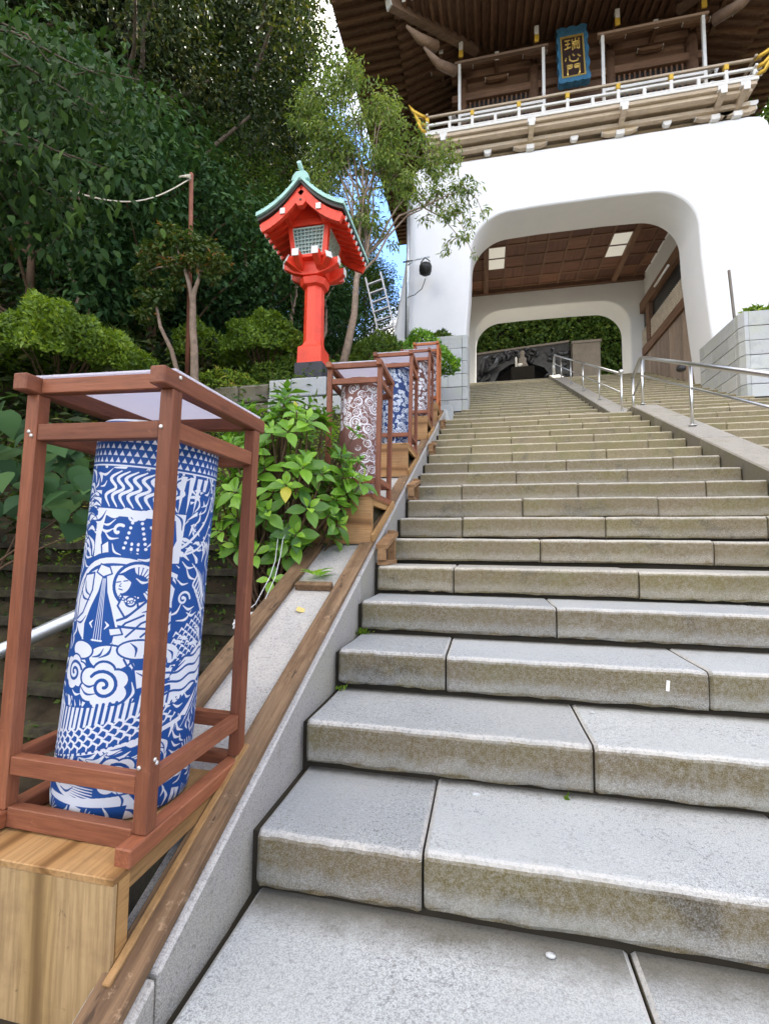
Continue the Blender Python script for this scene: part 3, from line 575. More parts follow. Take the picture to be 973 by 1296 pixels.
for i in range(9):
    for xx in (BX0 + 0.03, BX1 - 0.03):
        y = BY + 0.7 + i * 0.75; m = MB(); m.box(xx - 0.035, xx + 0.035, y - 0.035, y + 0.035, 11.665, 11.87); rp(m, 'baluster', 'white_paint')
for xx, s_ in ((BX0 + 0.03, -1), (BX1 - 0.03, 1)):       # gilded rail ends sweeping up at the corners
    for z, L in ((12.13, 0.5), (11.90, 0.36), (11.72, 0.28)):
        m = MB(); m.tube([(xx, BY + 0.03, z), (xx + s_ * 0.16, BY - 0.05, z + 0.02), (xx + s_ * L * 0.7, BY - 0.12, z + 0.10), (xx + s_ * L * 0.95, BY - 0.16, z + 0.28)], [0.042, 0.046, 0.05, 0.012], 8); rp(m, 'rail_end', 'yellow_paint')
# ---- upper storey
UY = 11.2; UX0, UX1 = 0.02, 6.05
m = MB(); m.box(UX0 + 0.05, UX1 - 0.05, UY + 0.06, 16.6, 11.57, 15.3); gpart(m, 'upper_wall', M['dark_wood_x'])
for x in (0.1, 2.05, 4.0, 5.97):
    m = MB(); m.lathe([(0.14, 0), (0.14, 2.9)], 14, (x, UY, 11.57)); gpart(m, 'pillar', M['dark_wood'])
for z0, z1 in ((11.62, 11.80), (12.35, 12.47), (13.35, 13.55), (14.0, 14.2), (14.35, 14.6)):
    m = MB(); m.box(UX0 - 0.2, UX1 + 0.2, UY - 0.10, UY + 0.05, z0, z1); gpart(m, 'tie_beam', M['dark_wood_x'])
for x0, x1 in ((0.26, 1.9), (4.16, 5.8)):                # lattice windows either side of the plaque
    m = MB(); m.box(x0, x1, UY + 0.02, UY + 0.05, 12.48, 13.34); win = gpart(m, 'window', M['black'])
    for i in range(13):
        m = MB(); xx = x0 + (x1 - x0) * (i + 0.5) / 13; m.box(xx - 0.022, xx + 0.022, UY - 0.03, UY + 0.018, 12.48, 13.34); gpart(m, 'bar', M['dark_wood'], win)
for x0, x1 in ((2.24, 3.82),):
    m = MB(); m.box(x0, x1, UY - 0.02, UY + 0.05, 11.82, 13.34); gpart(m, 'door', M['dark_wood'])
# slim pale screens standing behind the railing
for xa, xb, s_ in ((0.06, 2.22, 1), (3.66, 5.95, 1)):
    for x in (xa, xb):
        m = MB(); m.box(x - 0.037, x + 0.037, 10.455, 10.525, 11.66, 13.80); gpart(m, 'screen_post', M['white_paint'])
    m = MB(); m.box(xa - 0.12, xb + 0.12, 10.44, 10.54, 13.803, 13.87); gpart(m, 'screen_rail', M['mid_wood'])
    m = MB(); m.box(xa + 0.035, xb - 0.035, 10.465, 10.515, 12.28, 12.35); gpart(m, 'screen_rail', M['white_paint'])
    m = MB(); m.box(xa + 0.035, xb - 0.035, 10.465, 10.515, 12.12, 12.19); gpart(m, 'screen_rail', M['yellow_paint' if False else 'white_paint'])
# eave bracket tips (white with yellow caps)
def tip(x, y, z, dy=-1, yel=True):
    pt = empty('eave_bracket', parent=gate, loc=(x - G0.x, y - G0.y + 0.2, z - G0.z + 0.2))
    m = MB(); m.box(-0.05, 0.05, -0.06, 0.9, 0.0, 0.12); m.build('arm', M['dark_wood'], pt)
    m = MB(); m.box(-0.055, 0.055, -0.075, -0.062, -0.01, 0.24); m.build('white_end', M['white_paint'], pt, bevel=0.004)
    m = MB(); m.box(-0.055, 0.055, -0.05, 0.05, 0.125, 0.24); m.build('block', M['white_paint'], pt)
    if yel: m = MB(); m.box(-0.058, 0.058, -0.078, -0.03, -0.20, -0.015); m.build('cap', M['yellow_paint'], pt, bevel=0.006)
    m = MB(); m.prism([(-0.3, 0.10), (-0.3, 0.05), (-0.2, 0.0), (0.2, 0.0), (0.3, 0.05), (0.3, 0.10)], 1, 0.35, 0.44); m.v = [(a, b, c - 0.12) for a, b, c in m.v]; m.build('cross_arm', M['dark_wood_x'], pt)
    for s_ in (-1, 1):
        m = MB(); m.box(s_ * 0.307 - 0.006, s_ * 0.307 + 0.006, 0.345, 0.445, -0.075, -0.015); m.build('white_end', M['white_paint'], pt)
for x in (0.10, 2.05, 4.00, 5.95): tip(x, 10.45, 14.12)
tip(-0.45, 10.6, 14.30, yel=False); tip(6.55, 10.6, 14.30, yel=False); tip(1.05, 10.75, 13.95, yel=False); tip(3.03, 10.75, 13.95, yel=False); tip(4.98, 10.75, 13.95, yel=False)
for s_, xx in ((-1, -0.05), (1, 6.12)):                  # curled white nosing at the corners of the upper storey
    for k, (dz, L) in enumerate(((12.45, 0.30), (12.05, 0.26))):
        m = MB(); m.tube([(xx, UY - 0.2, dz + 0.2), (xx + s_ * 0.1, UY - 0.28 - L * 0.5, dz + 0.22), (xx + s_ * 0.16, UY - 0.25 - L, dz + 0.10), (xx + s_ * 0.14, UY - 0.2 - L, dz - 0.06)], [0.05, 0.075, 0.06, 0.02], 8); gpart(m, 'carved_nosing', M['white_paint'])
# ---- eaves
GOFF[0] = 0.0
EX0, EX1, EY0, EY1, EZ = -3.0, 9.08, 7.6, 18.6, 14.42
def zbase(dist): return 14.24 + max(0, dist - 1.5) * 0.30   # under side of the base rafters, dist in from the eave
def zfly(dist): return EZ + min(dist, 1.6) * 0.02 + 0.02
eaves = empty('eaves', parent=gate, loc=(0, 0, 0))
def rafter(pa, pb, wd, ht, nm, mat, tipmat=None):
    m = MB(); m.beam(pa, pb, wd, ht)
    if tipmat is not None:
        d = (Vector(pb) - Vector(pa)).normalized(); m.beam(Vector(pa) - d * 0.008, Vector(pa) + d * 0.004, wd * 1.02, ht * 1.02, mi=1)
        return gpart(m, nm, [mat, tipmat], eaves)
    return gpart(m, nm, mat, eaves)
pitch = 0.215
def lift(x, y):                                            # upward sweep towards the corners
    c = max(abs(x - GX) / 6.04, 0) ** 6 * 0.10; return c
nx_ = int((EX1 - EX0) / pitch)
for i in range(nx_ + 1):
    x = EX0 + 0.1 + i * (EX1 - EX0 - 0.2) / nx_; dl = min(x - EX0, EX1 - x)
    yf1 = EY0 + min(dl, 1.75)
    if dl > 0.25: rafter((x, EY0 + 0.03, zfly(0)), (x, yf1, zfly(1.6)), 0.085, 0.10, 'flying_rafter', M['dark_wood'], M['white_paint'])
    if dl > 1.6:
        d1 = min(dl, 3.7); rafter((x, EY0 + 1.5, zbase(1.5) + 0.05), (x, EY0 + d1, zbase(d1) + 0.05), 0.085, 0.10, 'base_rafter', M['dark_wood'], M['white_paint'])
ny_ = int((EY1 - EY0) / (pitch * 1.15))
for i in range(ny_ + 1):
    y = EY0 + 0.1 + i * (EY1 - EY0 - 0.2) / ny_; dl = min(y - EY0, EY1 - y)
    for s_, xe in ((1, EX0), (-1, EX1)):
        if dl > 0.25: rafter((xe + s_ * 0.03, y, zfly(0)), (xe + s_ * min(dl, 1.75), y, zfly(1.6)), 0.085, 0.10, 'flying_rafter', M['dark_wood_x'], M['dark_wood_x'])
        if dl > 1.6:
            d1 = min(dl, 3.1); rafter((xe + s_ * 1.5, y, zbase(1.5) + 0.05), (xe + s_ * d1, y, zbase(d1) + 0.05), 0.085, 0.10, 'base_rafter', M['dark_wood_x'], M['dark_wood_x'])
for xe, s_ in ((EX0, 1), (EX1, -1)):                       # hip rafters
    m = MB(); m.beam((xe + s_ * 0.05, EY0 + 0.05, EZ - 0.02), (xe + s_ * 1.65, EY0 + 1.65, EZ - 0.03), 0.15, 0.2); gpart(m, 'hip_rafter', M['mid_wood'], eaves)
    m = MB(); m.beam((xe + s_ * 1.45, EY0 + 1.45, 14.20), (xe + s_ * 3.5, EY0 + 3.5, 14.78), 0.17, 0.22); gpart(m, 'hip_rafter', M['mid_wood'], eaves)
    m = MB(); m.beam((xe + s_ * 1.42, EY0 + 1.42, 14.19), (xe + s_ * 1.45, EY0 + 1.45, 14.20), 0.18, 0.23); gpart(m, 'hip_tip', M['white_paint'], eaves)
    m = MB(); m.tube([(xe + s_ * 2.5, EY0 + 2.5, 14.0), (xe + s_ * 2.1, EY0 + 2.1, 13.88), (xe + s_ * 1.8, EY0 + 1.85, 14.0)], [0.13, 0.11, 0.03], 8); gpart(m, 'corner_bracket', M['mid_wood'], eaves)
    m = MB(); m.tube([(xe + s_ * 2.95, EY0 + 2.95, 13.7), (xe + s_ * 2.55, EY0 + 2.55, 13.55), (xe + s_ * 2.2, EY0 + 2.2, 13.72)], [0.13, 0.11, 0.03], 8); gpart(m, 'corner_bracket', M['mid_wood'], eaves)
# roof: boarding above the rafters, fascia, tiled slopes
mb = MB()
A = [(EX0, EY0), (EX1, EY0), (EX1, EY1), (EX0, EY1)]
def ring(d, z): return [(EX0 + d, EY0 + d, z), (EX1 - d, EY0 + d, z), (EX1 - d, EY1 - d, z), (EX0 + d, EY1 - d, z)]
r0, r1, r1b, r2 = ring(0, EZ + 0.085), ring(1.55, EZ + 0.125), ring(1.56, 14.36), ring(3.9, 15.08)
mb.add(r0 + r1 + r1b + r2, [(a, (a + 1) % 4, 4 + (a + 1) % 4, 4 + a) for a in range(4)] + [(4 + a, 4 + (a + 1) % 4, 8 + (a + 1) % 4, 8 + a) for a in range(4)] + [(8 + a, 8 + (a + 1) % 4, 12 + (a + 1) % 4, 12 + a) for a in range(4)])
gpart(mb, 'eave_boarding', M['dark_wood'], eaves)
mb = MB(); t0, t1, t2, t3 = ring(-0.02, EZ + 0.06), ring(-0.05, EZ + 0.30), ring(2.5, 16.0), ring(4.8, 18.6)
mb.add(t0 + t1 + t2 + t3, [(4 * j + a, 4 * j + (a + 1) % 4, 4 * j + 4 + (a + 1) % 4, 4 * j + 4 + a) for j in range(3) for a in range(4)] + [(12, 13, 14, 15)])
gpart(mb, 'roof', M['dark_eave'])
# ---- name plaque of the gate
pq = empty('name_plaque', 'gilt lettered gate plaque in a scalloped blue frame under the eaves', 'plaque', loc=(2.93, 10.52, 12.66), rot=(math.radians(-9), 0, 0))
W2, HH = 0.37, 1.80
m = MB(); m.box(-0.27, 0.27, -0.03, 0.03, 0.22, 1.56); m.build('board', M['black_panel'], pq)
pts = []
for i in range(40): t = i / 39; pts.append((W2 + 0.02 * math.sin(t * 26), t * HH))
sc_ = [(W2, HH)]
top = [(W2 * (1 - 2 * i / 24), HH - 0.005 + 0.055 * abs(math.sin(math.pi * i / 8 + 1e-6))) for i in range(25)]
outl = pts + top + [(-x, z) for x, z in pts[::-1]] + [(-W2 * (1 - 2 * i / 24), 0.0 - 0.03 * abs(math.sin(math.pi * i / 6))) for i in range(1, 24)]
n = len(outl); cN = (0, 0.89)
inn = []
for x, z in outl:
    sx = 0.285 / abs(x) if abs(x) > 1e-6 else 9e9; sz = ((1.58 - 0.89) / (z - 0.89) if z > 0.89 else (0.20 - 0.89) / (z - 0.89)) if abs(z - 0.89) > 1e-6 else 9e9
    s_ = min(sx, sz); inn.append((x * s_, 0.89 + (z - 0.89) * s_))
m = MB(); vs = [(x, -0.10, z) for x, z in outl] + [(x, -0.045, z) for x, z in inn] + [(x, 0.06, z) for x, z in outl] + [(x, 0.0, z) for x, z in inn]
fs = []
for i in range(n):
    j = (i + 1) % n; fs += [(i, j, n + j, n + i), (2 * n + i, 2 * n + j, j, i), (n + i, n + j, 3 * n + j, 3 * n + i)]
m.add(vs, fs); m.build('carved_frame', M['blue_frame'], pq)
m = MB()
for x0, x1, z0, z1 in ((-0.285, -0.25, 0.2, 1.58), (0.25, 0.285, 0.2, 1.58), (-0.25, 0.25, 0.2, 0.235), (-0.25, 0.25, 1.545, 1.58)): m.box(x0, x1, -0.06, -0.028, z0, z1)
m.build('gilt_border', M['gold'], pq)
GL = {'zui': [[(.06, .86), (.40, .90)], [(.08, .56), (.38, .60)], [(.02, .18), (.42, .32)], [(.24, .86), (.22, .24)],
              [(.72, 1.0), (.71, .70)], [(.52, .90), (.53, .68), (.92, .74)], [(.93, .92), (.91, .70)],
              [(.48, .56), (.98, .62)], [(.72, .58), (.62, .46)], [(.54, .44), (.52, .06)], [(.54, .44), (.94, .48), (.92, .10), (.84, .14)], [(.66, .42), (.65, .14)], [(.80, .44), (.79, .14)]],
      'shin': [[(.10, .52), (.04, .24)], [(.30, .66), (.32, .24), (.52, .10), (.78, .14), (.82, .34)], [(.50, .78), (.60, .60)], [(.80, .70), (.95, .46)]],
      'mon': [[(.12, .92), (.10, .04)], [(.12, .90), (.42, .93), (.40, .66)], [(.12, .76), (.38, .78)], [(.60, .90), (.92, .94), (.90, .10), (.78, .06)], [(.60, .92), (.60, .66)], [(.60, .76), (.88, .78)], [(.14, .62), (.38, .64)], [(.60, .64), (.88, .66)]]}
for key, zc, hs, ws in (('zui', 1.29, 0.42, 0.40), ('shin', 0.86, 0.36, 0.40), ('mon', 0.45, 0.38, 0.36)):
    m = MB()
    for st in GL[key]:
        P3 = [Vector(((x - 0.5) * ws, -0.036, zc + (z - 0.5) * hs)) for x, z in st]
        for a, b in zip(P3[:-1], P3[1:]):
            nseg = 3; pr_ = [a.lerp(b, i / nseg) for i in range(nseg + 1)]
            m.tube(pr_, [0.024, 0.019, 0.019, 0.021], 6)
    m.v = [(x, -0.036 + (y + 0.036) * 0.6, z) for x, y, z in m.v]; m.build('gilt_character', M['gold'], pq)
# ------------------------------------------------------------------ behind the gate: ivy wall, cave with bronze relief
mb = MB(); mb.box(-1.4, 9.5, 23.3, 24.0, 6.7, 14.6); o = mb.build('cliff_wall', M['cave']); tag(o, 'dark rock face behind the cave mouth, covered by the clipped ivy', 'cliff')
cav = empty('carved_cave_portal', 'dark bronze dragon relief framing a black cave mouth beyond the gate', 'relief', loc=(2.3, 21.2, 6.8)); c0 = Vector(cav.location)
def cpart(m, nm, mt): m.v = [(a - c0.x, b - c0.y, c - c0.z) for a, b, c in m.v]; return m.build(nm, mt, cav)
XA, XB, ZT0, ZT1 = 0.28, 4.5, 10.12, 10.42
m = MB(); m.prism([(XA, 6.8), (XA, ZT0), (XB, ZT1), (XB, 6.8), (3.95, 6.8), (3.9, 8.6), (3.4, 9.3), (2.6, 9.62), (1.9, 9.55), (1.4, 9.25), (1.05, 8.5), (1.0, 6.8)], 1, 21.0, 21.7); cpart(m, 'portal_slab', M['bronze'])
m = MB(); m.box(0.6, 4.3, 22.2, 22.4, 6.8, 10.1); cpart(m, 'cave_back', M['cave'])
m = MB(); m.prism([(XA - 0.02, ZT0 - 0.04), (XB, ZT1 - 0.04), (XB, ZT1 + 0.05), (XA - 0.02, ZT0 + 0.05)], 1, 20.9, 21.75); cpart(m, 'portal_cap', M['concrete'])
rr = random.Random(5)
for k in range(46):                                       # writhing relief: coils, claws and clouds
    t = k / 45; 
    if k < 30: x = 0.5 + t * 1.5 * 2.6; z = 9.78 + 0.07 * x / 4 + rr.uniform(-0.18, 0.28) if x > 1.0 else 8.6 + rr.uniform(-.5, 1)
    else: x = rr.choice((rr.uniform(0.4, 1.0), rr.uniform(3.6, 4.4))); z = rr.uniform(8.2, 10.0)
    a0 = rr.uniform(0, 6.28); r0_ = rr.uniform(0.10, 0.24); sgn = rr.choice((-1, 1)); pts = []; rad = []
    for i in range(9):
        a = a0 + sgn * i * 0.55; r_ = r0_ * (1 - i * 0.07); pts.append((x + r_ * math.cos(a), 20.93 - 0.06 * math.sin(i * 0.8), z + r_ * math.sin(a) * 0.9)); rad.append(0.065 * (1 - i * 0.09) + 0.012)
    m = MB(); m.tube(pts, rad, 7); cpart(m, 'relief_coil', M['bronze'])
m = MB(); m.tube([(0.55, 20.85, 9.0), (0.62, 20.7, 9.45), (0.7, 20.66, 9.75), (0.9, 20.7, 9.9)], [0.10, 0.14, 0.10, 0.03], 8); m.tube([(0.62, 20.8, 9.2), (0.95, 20.6, 9.22), (1.22, 20.55, 9.35), (1.28, 20.6, 9.75)], [0.10, 0.14, 0.13, 0.05], 8); cpart(m, 'relief_dragon', M['bronze'])
m = MB(); m.box(4.58, 5.75, 20.6, 21.5, 6.8, 10.15); m.box(4.54, 5.80, 20.55, 21.55, 10.153, 10.27); tag(m.build('concrete_pillar', M['concrete'], bevel=0.01), 'plain grey brown concrete slab standing right of the dark relief', 'slab')
# small figure with candle on a plinth inside the cave mouth
fg = empty('cave_statue', 'small dark statue on a plinth in the cave mouth with a pale candle', 'statue', loc=(2.38, 20.4, 6.8))
m = MB(); m.box(-0.5, 0.5, -0.3, 0.3, 0.0, 2.28); m.build('plinth', M['cave'], fg, bevel=0.02)
m = MB(); m.lathe([(0.26, 2.28), (0.28, 2.36), (0.22, 2.5), (0.17, 2.62), (0.18, 2.74), (0.09, 2.83), (0.10, 2.9), (0.125, 2.98), (0.10, 3.08), (0.03, 3.12)], 14); m.build('figure', M['concrete'], fg)
m = MB(); m.lathe([(0.045, 2.285), (0.045, 2.72), (0.01, 2.78)], 10, (-0.28, -0.18, 0)); m.build('candle', M['white_paint'], fg)
m = MB(); m.lathe([(0.05, 2.285), (0.13, 2.36), (0.12, 2.42), (0.03, 2.44)], 10, (-0.12, -0.2, 0)); m.build('offering', M['white_paint'], fg)
# ------------------------------------------------------------------ pipe with a flood lamp, aluminium ladder, stick
fl = empty('floodlight_pole', 'thin grey pipe carrying a black floodlight before the left gate wall', 'floodlight', loc=(-1.33, 10.62, 5.8))
m = MB(); m.tube([(0, 0, 0), (0.06, -0.02, 5.0)], 0.055, 10); m.build('pole', M['galv'], fl)
m = MB(); m.tube([(-0.1, -0.06, 2.72), (0.62, -0.1, 2.76)], 0.022, 8); m.tube([(0.02, -0.06, 2.62), (0.25, -0.08, 2.75)], 0.015, 6); m.build('arm', M['galv'], fl)
m = MB(); m.lathe([(0.05, 0.0), (0.17, 0.05), (0.20, 0.16), (0.20, 0.30), (0.15, 0.38), (0.05, 0.42)], 14); lp = m.build('lamp_head', M['black'], fl, loc=(0.50, -0.20, 2.18), rot=(math.radians(35), math.radians(12), 0)); lp.scale = (0.82, 0.82, 0.82)
m = MB(); m.tube([(0.38, -0.2, 2.45), (0.40, -0.14, 2.62), (0.50, -0.12, 2.74), (0.62, -0.14, 2.62), (0.62, -0.2, 2.45)], 0.016, 6); m.build('yoke', M['black'], fl)
m = MB(); m.tube([(0.52, -0.2, 2.12), (0.42, -0.15, 1.88), (0.22, -0.1, 1.76), (0.03, -0.06, 1.74)], 0.010, 6); m.build('wire', M['black'], fl)
ld = empty('ladder', 'aluminium ladder leaning beside the left corner of the white gate', 'ladder', loc=(-1.42, 9.2, 5.4), rot=(math.radians(-14), math.radians(-15), 0))
for x in (-0.2, 0.2): m = MB(); m.box(x - 0.018, x + 0.018, -0.035, 0.035, 0, 2.55); m.build('side_rail', M['alu'], ld)
for k in range(8): m = MB(); m.box(-0.18, 0.18, -0.025, 0.025, 0.2 + k * 0.30, 0.235 + k * 0.30); m.build('rung', M['alu'], ld)
m = MB(); m.beam((5.98, 9.9, 5.7), (5.90, 9.9, 7.05), 0.042, 0.042, up=(0, 1, 0)); tag(m.build('wooden_stick', M['concrete']), 'bare grey wooden stick standing among plants in the right planter', 'stick')
m = MB(); m.lathe([(0.07, 0.0), (0.10, 0.04), (0.085, 0.11), (0.05, 0.15), (0.02, 0.17)], 9); o = m.build('black_bag', M['black'], loc=(4.78, 9.6, 4.75), bevel=0.012); tag(o, 'small black bag on the right lane of steps, seen just past the handrail post', 'bag')
# ------------------------------------------------------------------ printed lantern papers: stencil drawing rasterised to a mask
class Art:
    def __init__(s, w, h, k, bg=0.0):
        s.k = k; s.w = int(w * k); s.h = int(h * k); s.W = w; s.a = np.full((s.h, s.w), bg, np.float32)
    def curve(s, pts, wd, v=1.0):
        p = np.asarray(pts, float); n = len(p); ws = np.full(n, wd, float) if np.isscalar(wd) else np.asarray(wd, float); q = np.vstack([2 * p[0] - p[1], p, 2 * p[-1] - p[-2]]); o = []; ow = []
        for i in range(n - 1):
            for t in np.arange(0, 1, 0.2):
                a, b, c, d = q[i:i + 4]; o.append(0.5 * (2 * b + (c - a) * t + (2 * a - 5 * b + 4 * c - d) * t * t + (3 * b - a - 3 * c + d) * t ** 3)); ow.append(ws[i] + (ws[i + 1] - ws[i]) * t)
        o.append(p[-1]); ow.append(ws[-1]); return s.stroke(o, ow, v)
    def _win(s, pts, pad):
        p = np.asarray(pts, float) * s.k; x0, y0 = np.floor(p.min(0) - pad * s.k).astype(int); x1, y1 = np.ceil(p.max(0) + pad * s.k).astype(int) + 1
        x0, y0, x1, y1 = max(x0, 0), max(y0, 0), min(x1, s.w), min(y1, s.h)
        if x1 <= x0 or y1 <= y0: return None
        X, Y = np.meshgrid(np.arange(x0, x1), np.arange(y0, y1)); return p, X, Y, (slice(y0, y1), slice(x0, x1))
    def stroke(s, pts, wd, v=1.0):
        pts = np.asarray(pts, float); n = len(pts); ws = np.full(n, wd, float) if np.isscalar(wd) else np.asarray(wd, float)
        for i in range(n - 1):
            q = s._win(pts[i:i + 2], max(ws[i], ws[i + 1]));
            if q is None: continue
            p, X, Y, sl = q; a, b = p; d = b - a; L = max((d ** 2).sum(), 1e-9)
            t = np.clip(((X - a[0]) * d[0] + (Y - a[1]) * d[1]) / L, 0, 1); dist = np.hypot(X - a[0] - t * d[0], Y - a[1] - t * d[1])
            r = (ws[i] + (ws[i + 1] - ws[i]) * t) * s.k / 2; al = np.clip(r - dist + 0.5, 0, 1); s.a[sl] = s.a[sl] * (1 - al) + v * al
        return s
    def poly(s, pts, v=1.0, edge=0, ev=0.0):
        q = s._win(pts, 2)
        if q is not None:
            p, X, Y, sl = q; ins = np.zeros(X.shape, bool); n = len(p)
            for i in range(n):
                (x0, y0), (x1, y1) = p[i], p[(i + 1) % n]
                if y0 == y1: continue
                c = ((y0 > Y) != (y1 > Y)) & (X < (x1 - x0) * (Y - y0) / (y1 - y0) + x0); ins ^= c
            s.a[sl][ins] = v
        if edge: s.stroke(list(pts) + [pts[0]], edge, ev)
        return s
    def ell(s, cx, cy, rx, ry, v=1.0, rot=0.0, edge=0, ev=0.0):
        t = np.linspace(0, 2 * np.pi, 40)[:-1]; c, d = math.cos(rot), math.sin(rot)
        return s.poly([(cx + rx * math.cos(a) * c - ry * math.sin(a) * d, cy + rx * math.cos(a) * d + ry * math.sin(a) * c) for a in t], v, edge, ev)
    def spiral(s, cx, cy, r, turns, wd, v=1.0, a0=0.0, sgn=1):
        n = int(18 * turns) + 4; return s.stroke([(cx + r * (1 - i / n * 0.88) * math.cos(a0 + sgn * 2 * math.pi * turns * i / n), cy + r * (1 - i / n * 0.88) * math.sin(a0 + sgn * 2 * math.pi * turns * i / n)) for i in range(n + 1)], wd, v)
    def wave(s, x0, y0, x1, y1, amp, per, wd, v=1.0, ph=0.0):
        L = math.hypot(x1 - x0, y1 - y0); n = max(4, int(L / 6)); nx, ny = -(y1 - y0) / L, (x1 - x0) / L
        return s.stroke([(x0 + (x1 - x0) * i / n + nx * amp * math.sin(ph + 2 * math.pi * L * i / n / per), y0 + (y1 - y0) * i / n + ny * amp * math.sin(ph + 2 * math.pi * L * i / n / per)) for i in range(n + 1)], wd, v)
    def cloud(s, cx, cy, r, sgn=1, a0=0.0, wd=7):
        n = 6
        for i in range(n):
            a = 2 * math.pi * i / n + a0; s.ell(cx + r * 0.62 * math.cos(a), cy + r * 0.55 * math.sin(a), r * 0.50, r * 0.46, 0.0)
        for i in range(n):
            a = 2 * math.pi * i / n + a0; s.ell(cx + r * 0.60 * math.cos(a), cy + r * 0.53 * math.sin(a), r * 0.42, r * 0.38, 1.0)
        s.ell(cx, cy, r * 0.7, r * 0.62, 1.0); return s.spiral(cx + r * 0.05, cy, r * 0.62, 1.6, wd, 0.0, a0, sgn)
def image_of(name, mask):
    h, w_ = mask.shape; im = bpy.data.images.new(name, w_, h, alpha=False); im.colorspace_settings.name = 'Non-Color'
    px = np.ones((h, w_, 4), np.float32); px[..., 0] = px[..., 1] = px[..., 2] = mask; im.pixels.foreach_set(px.ravel()); im.update(); im.pack(); return im
def papermat(name, im, dark, light):
    g = NG(name); t = g.n('TexImage'); t.image = im; t.interpolation = 'Linear'; t.extension = 'REPEAT'; uv = g.n('UVMap'); g.l(uv.outputs[0], t.inputs[0])
    c = g.mix(t.outputs[0], dark, light); g.base(c, 0.55, 0.3)
    tr = g.n('BsdfTranslucent'); g.l(c, tr.inputs[0]); mx = g.n('MixShader'); mx.inputs[0].default_value = 0.15; g.l(g.b.outputs[0], mx.inputs[1]); g.l(tr.outputs[0], mx.inputs[2]); g.l(mx.outputs[0], g.out.inputs[0]); return g.mat
def art_main():
    A = Art(520, 1000, 1.35); r = random.Random(3); O = 260
    P = lambda pts: [(x + O, y) for x, y in pts]
    # ground: busy stencil filler of waves, leaves and flames
    for i in range(430):
        x, y = r.uniform(0, 520), r.uniform(60, 900); a = 1.3 + math.sin(x * 0.02) + math.cos(y * 0.017) + r.uniform(-.3, .3); L = r.uniform(30, 75); w_ = r.uniform(9, 14)
        c3 = [(x, y), (x + L * .5 * math.cos(a), y + L * .5 * math.sin(a)), (x + L * math.cos(a + .5), y + L * math.sin(a + .5))]
        A.curve(c3, [5, w_ + 8, 4], 0.0); A.curve(c3, [2, w_, 1])
    # neck band of triangles under a plain cap
    A.poly([(0, 880), (520, 880), (520, 1000), (0, 1000)], 0.0); A.stroke([(0, 972), (520, 972)], 12, 1.0)
    for row in range(4):
        for i in range(27):
            x = i * 20 + (row % 2) * 10; y = 890 + row * 18; A.poly([(x - 7, y), (x + 7, y), (x, y + 13)], 1.0)
    A.stroke([(0, 882), (520, 882)], 4, 1.0)
    # flaming mane
    A.poly(P([(-120, 770), (110, 770), (120, 874), (-130, 874)]), 0.0)
    for i in range(9):
        x = -105 + i * 22; A.curve(P([(x + 40, 868), (x + 10, 848), (x + 28, 824), (x - 2, 804), (x + 14, 776)]), [3, 9, 7, 9, 3])
    for i in range(5): A.poly(P([(60 + i * 26, 872), (78 + i * 26, 872), (66 + i * 22, 770)]), 1.0)
    # beast mask: brows, eyes, muzzle
    A.poly(P([(-125, 640), (105, 640), (112, 770), (-130, 770)]), 1.0); A.poly(P([(-92, 650), (72, 650), (92, 700), (84, 752), (-98, 752), (-108, 700)]), 0.0)
    for s_ in (-1, 1):
        A.curve(P([(s_ * 6 - 10, 752), (s_ * 30 - 10, 770), (s_ * 62 - 10, 752), (s_ * 100 - 10, 762)]), [14, 10, 12, 5]); A.spiral(O + s_ * 12 - 10, 756, 15, 1.3, 6, 1.0, 0, s_)
        A.spiral(O + s_ * 46 - 10, 714, 19, 0.6, 8, 1.0, 2.2 if s_ > 0 else 0.9, -s_)
        for i in range(6): A.ell(O + s_ * (12 + 3 * i) - 10, 738 - 13 * i, 4, 4, 1.0)
        for i in range(3): A.ell(O + s_ * 8 - 10, 672 - i * 13 + 12, 3.5, 4.5, 1.0)
        A.poly(P([(s_ * 70 - 10, 690), (s_ * 92 - 10, 676), (s_ * 84 - 10, 640), (s_ * 62 - 10, 646)]), 1.0, 5)
    # big scarf arc and player
    A.ell(O - 30, 520, 160, 118, 0.0); A.ell(O - 30, 520, 150, 108, 1.0)
    A.curve(P([(-190, 470), (-185, 560), (-120, 634), (-20, 650), (90, 622), (150, 590)]), [8, 16, 22, 24, 20, 8], 0.0); A.curve(P([(-184, 470), (-178, 556), (-116, 626), (-20, 640), (86, 612), (146, 584)]), [3, 9, 14, 15, 12, 4], 1.0)
    A.ell(O + 8, 582, 62, 60, 0.0); A.ell(O + 8, 582, 54, 52, 1.0); A.ell(O + 8, 582, 47, 45, 0.0)
    for i in range(12):
        a = -0.9 + i * 0.24; A.stroke(P([(8 + 28 * math.cos(a), 582 + 27 * math.sin(a)), (8 + 44 * math.cos(a), 582 + 42 * math.sin(a))]), [4, 8])
    A.ell(O - 26, 584, 17, 25, 1.0, -0.25); A.poly(P([(-46, 604), (-8, 622), (12, 600), (10, 560), (-8, 588), (-30, 604)]), 0.0)
    A.stroke(P([(-44, 586), (-34, 588)]), 3, 0.0); A.stroke(P([(-26, 590), (-17, 592)]), 3, 0.0); A.stroke(P([(-36, 570), (-28, 568)]), 3, 0.0); A.stroke(P([(-32, 584), (-36, 577), (-31, 576)]), 2, 0.0)
    A.poly(P([(-24, 556), (8, 556), (16, 520), (-14, 500), (-34, 528)]), 1.0, 5); A.ell(O - 4, 540, 12, 12, 1.0, 0, 5)
    for i in range(7): A.ell(O - 30 + i * 7, 552 - 14 * math.sin(i * 0.5), 3.4, 3.4, 1.0, 0, 2)
